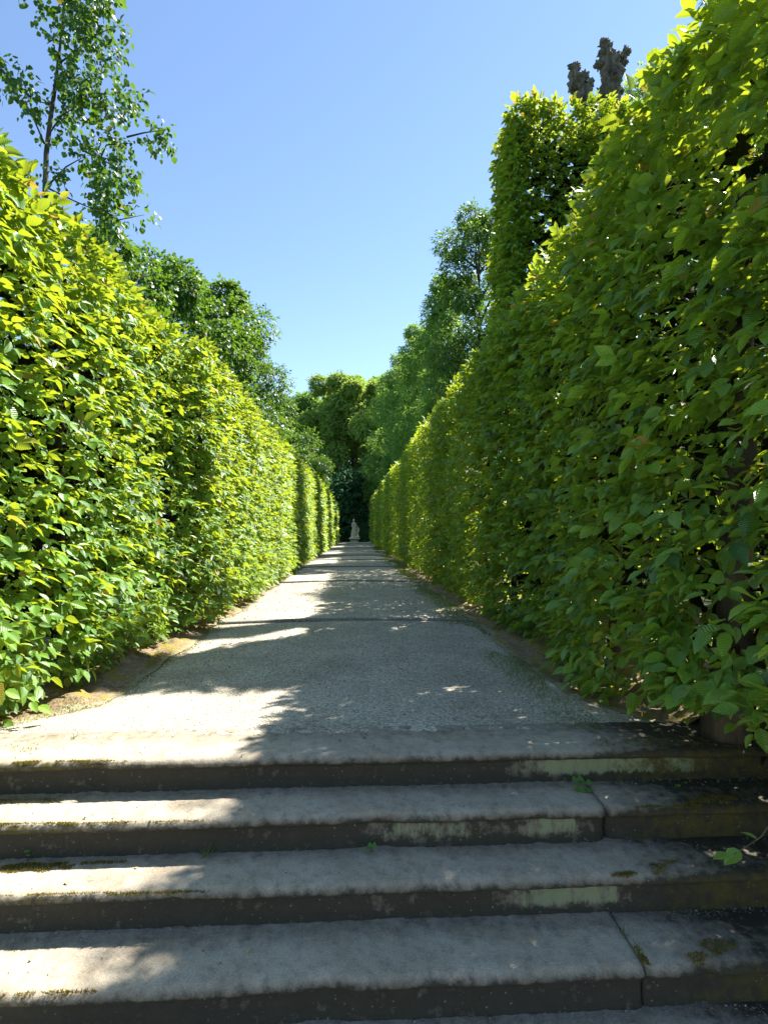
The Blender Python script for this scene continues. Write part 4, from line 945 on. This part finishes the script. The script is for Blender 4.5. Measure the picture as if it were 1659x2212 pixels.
# moss cushions on verge and step edges
lv = Leaves()
def mossp(cx, cy, cz, rx, ry, n, h=.012):
    n = int(n * 1.8); a = RNG.uniform(0, 6.28, n); r = np.sqrt(RNG.uniform(0, 1, n)) * 1.25; x = cx + rx * r * np.cos(a); y = cy + ry * r * np.sin(a)
    ok = fnoise(np.stack([x * 16, y * 22, cz + 0 * x], -1), 3, 17) > (r - .75) * 1.3; x, y, r = x[ok], y[ok], np.minimum(r[ok], 1); n = len(x)
    blades(lv, x, y, np.full(n, cz) + .006 * (1 - r ** 2), RNG.uniform(.5, 1.2, n) * h, .8, .14, .2, .5)
LN = {1: STEPS[0], 2: STEPS[1], 3: STEPS[2], 4: STEPS[3]}
for (k, cx, off, dz, rx, ry, n) in [(1, -1.60, .022, -.014, .20, .016, 1300), (1, -1.30, .015, -.016, .12, .010, 500), (1, -2.0, .03, -.01, .16, .02, 700), (1, -2.0, .2, 0, .25, .08, 500),
        (2, -1.62, .018, -.014, .32, .008, 900), (2, -1.15, .013, -.017, .24, .006, 500), (2, -.85, .012, -.018, .18, .005, 200), (2, -1.7, .23, 0, .35, .02, 700),
        (3, -1.50, .205, 0, .22, .035, 1500), (3, -1.15, .22, 0, .15, .012, 400), (3, -1.3, .016, -.014, .34, .008, 800), (3, -.85, .012, -.018, .22, .005, 350), (4, -1.15, .016, -.014, .2, .010, 500),
        (3, 1.42, .06, 0, .12, .05, 900), (3, 1.24, .02, -.008, .09, .018, 500), (4, 1.40, .05, 0, .10, .04, 700), (4, 1.55, .10, 0, .12, .05, 700), (4, 1.17, .05, -.006, .022, .07, 500), (2, 1.8, .06, 0, .16, .05, 700), (2, 1.6, .02, -.01, .18, .016, 500), (1, 1.7, .1, 0, .3, .08, 500)]:
    st_ = STEPS[k - 1]; mossp(cx, st_[0] + off, st_[1] + dz, rx, ry, n)
n = 22000; y = 3.4 + RNG.uniform(0, 1, n) ** 1.3 * 12; x = pxl(y) + .06 - np.abs(RNG.normal(0, .20, n))
dn = fnoise(np.stack([x * 4, y * 2.4, 0 * x], -1), 2, 95); ok = dn > .02; x, y = x[ok], y[ok]
P = np.stack([x * 2.6, y * 2.6, 0 * x], -1); d = np.abs(x - (pxl(y) + .02))
zz = path_z(pxl(y), y) * np.clip(1 - d / .3, 0, 1) + (far_base(y) - .01) * np.clip(d / .3, 0, 1) - GUT * np.exp(-((d - .16 - .05 * np.sin(y * 2.3)) / .06) ** 2) + (0.075 * np.abs(fnoise(P, 3, 21)) + .020 * fnoise(P * 5, 2, 26)) * np.clip(d / .2, 0, 1)
blades(lv, x, y, zz - .003, RNG.uniform(.008, .02, len(x)), .8, .12, .2, .6)
n = 12000; y = 3.45 + RNG.uniform(0, 1, n) ** 1.4 * 16; x = pxl(y) + RNG.normal(.04, .045, n)
dn = fnoise(np.stack([x * 5, y * 1.6, 0 * x], -1), 2, 97); ok = dn > -.25; x, y = x[ok], y[ok]
blades(lv, x, y, path_z(x, y) - .006, RNG.uniform(.008, .018, len(x)) * (1 + (y - 3) * .04), .9, .12, .2, .55)
n = 8000; y = 3.45 + RNG.uniform(0, 1, n) ** 1.4 * 16; x = pxr(y) + RNG.normal(-.03, .04, n)
blades(lv, x, y, path_z(x, y) - .006, RNG.uniform(.008, .018, n) * (1 + (y - 3) * .04), .9, .12, .2, .45)
tag(lv.build('moss', M['moss']), 'yellow brown moss cushions on the step edges and left verge', 'moss', kind='stuff')

# weeds rooted in the steps
def weed(name, label, x, y, z, spec, leafL, kind='leafy', grp='weeds growing in the staircase'):
    root = empty(name, (x, y, z)); tag(root, label, 'weed', grp)
    st = MB(); lv = Leaves()
    for (dx, dy, h, l) in spec:
        tip = np.array((x + dx, y + dy, z + h)); st.tube([(x, y, z - .005), (x + dx * .4, y + dy * .4, z + h * .65), tip], [.0018, .0014, .001], 5)
        if kind == 'leafy':
            for s_ in (-1, 1):
                lv.add(np.array([tip]), np.array([[s_ * .8 + dx * 3, -.5, .1]]), np.array([[.0, -.55, 1.0]]), np.array([l]), np.array([l * 1.25]), np.array([[.6, 0]]), T_LIME)
        else:
            blades(lv, np.full(7, x) + RNG.normal(0, .008, 7), np.full(7, y) + RNG.normal(0, .008, 7), np.full(7, z), RNG.uniform(.4, 1.1, 7) * h, .45, .03, .2, .6)
    st.build('stem', M['twig'], root, root.location); lv.build('leaves', M['weed'], root, root.location)
weed('seedling', 'two-leaved green seedling at the joint of the second step', 1.20, 2.93, -.181, [(-.015, -.01, .055, .035), (.03, -.02, .04, .032), (-.02, -.04, .015, .03), (.02, -.05, .01, .025)], .03)
weed('seedling', 'tiny pale seedling alone on the shaded right end of the second step', 1.72, 2.90, -.181, [(.0, -.01, .02, .018), (.05, .0, .03, .012)], .02)
weed('seedling', 'small upright weed at the left foot of the third riser', -1.55, 2.71, -.362, [(.0, 0, .05, .014), (.004, 0, .03, .010)], .02)
weed('seedling', 'round-leaved weed under the worn dip of the second step', .08, 2.70, -.362, [(.0, -.012, .045, .024), (-.02, -.012, .03, .02)], .02)
weed('grass_tuft', 'thin grass tuft under the left half of the second step', -.72, 2.70, -.362, [(.0, 0, .075, 0), (.02, 0, .06, 0)], 0, 'grass')
weed('grass_tuft', 'grass tuft growing in the joint of the fourth step', 1.16, 2.22, -.543, [(.0, 0, .05, 0), (.01, .02, .04, 0), (-.01, .03, .05, 0)], 0, 'grass')
weed('grass_tuft', 'second grass tuft deeper in the joint of the fourth step', 1.155, 2.34, -.543, [(.0, 0, .04, 0), (.01, .02, .035, 0)], 0, 'grass')
weed('grass_tuft', 'small green tuft between seedling and joint of the second step', 1.24, 2.88, -.181, [(.0, 0, .03, 0), (.01, .02, .03, 0)], 0, 'grass')
weed('grass_tuft', 'wispy grass at the right end of the gravel beside the top step', 1.45, 3.34, 0, [(.0, 0, .05, 0), (.01, .02, .04, 0)], 0, 'grass')
weed('grass_tuft', 'bright grass tuft left on the gravel beside the top step', -1.62, 3.28, 0, [(.0, 0, .035, 0), (.03, .0, .03, 0)], 0, 'grass')

# fallen leaves, petals
n = 70; x = np.concatenate([RNG.uniform(-1.3, 1.6, 40), RNG.uniform(.9, 1.75, 30)]); y = np.concatenate([RNG.uniform(2.2, 6.5, 40), RNG.uniform(3.0, 6, 30)])
lv = Leaves(); l = RNG.uniform(.012, .034, n)
lv.add(np.stack([x, y, tz(x, y) + .006], -1), np.stack([RNG.normal(0, 1, n), RNG.normal(0, 1, n), np.zeros(n)], -1), np.tile([0, 0, 1.], (n, 1)) + RNG.normal(0, .12, (n, 3)), l, l, np.stack([RNG.uniform(.2, .9, n), RNG.uniform(.3, 1, n)], -1), T_MID)
tag(lv.build('leaf_litter', M['litter']), 'dry tan fallen leaves scattered on steps and gravel', 'leaf litter', kind='stuff')
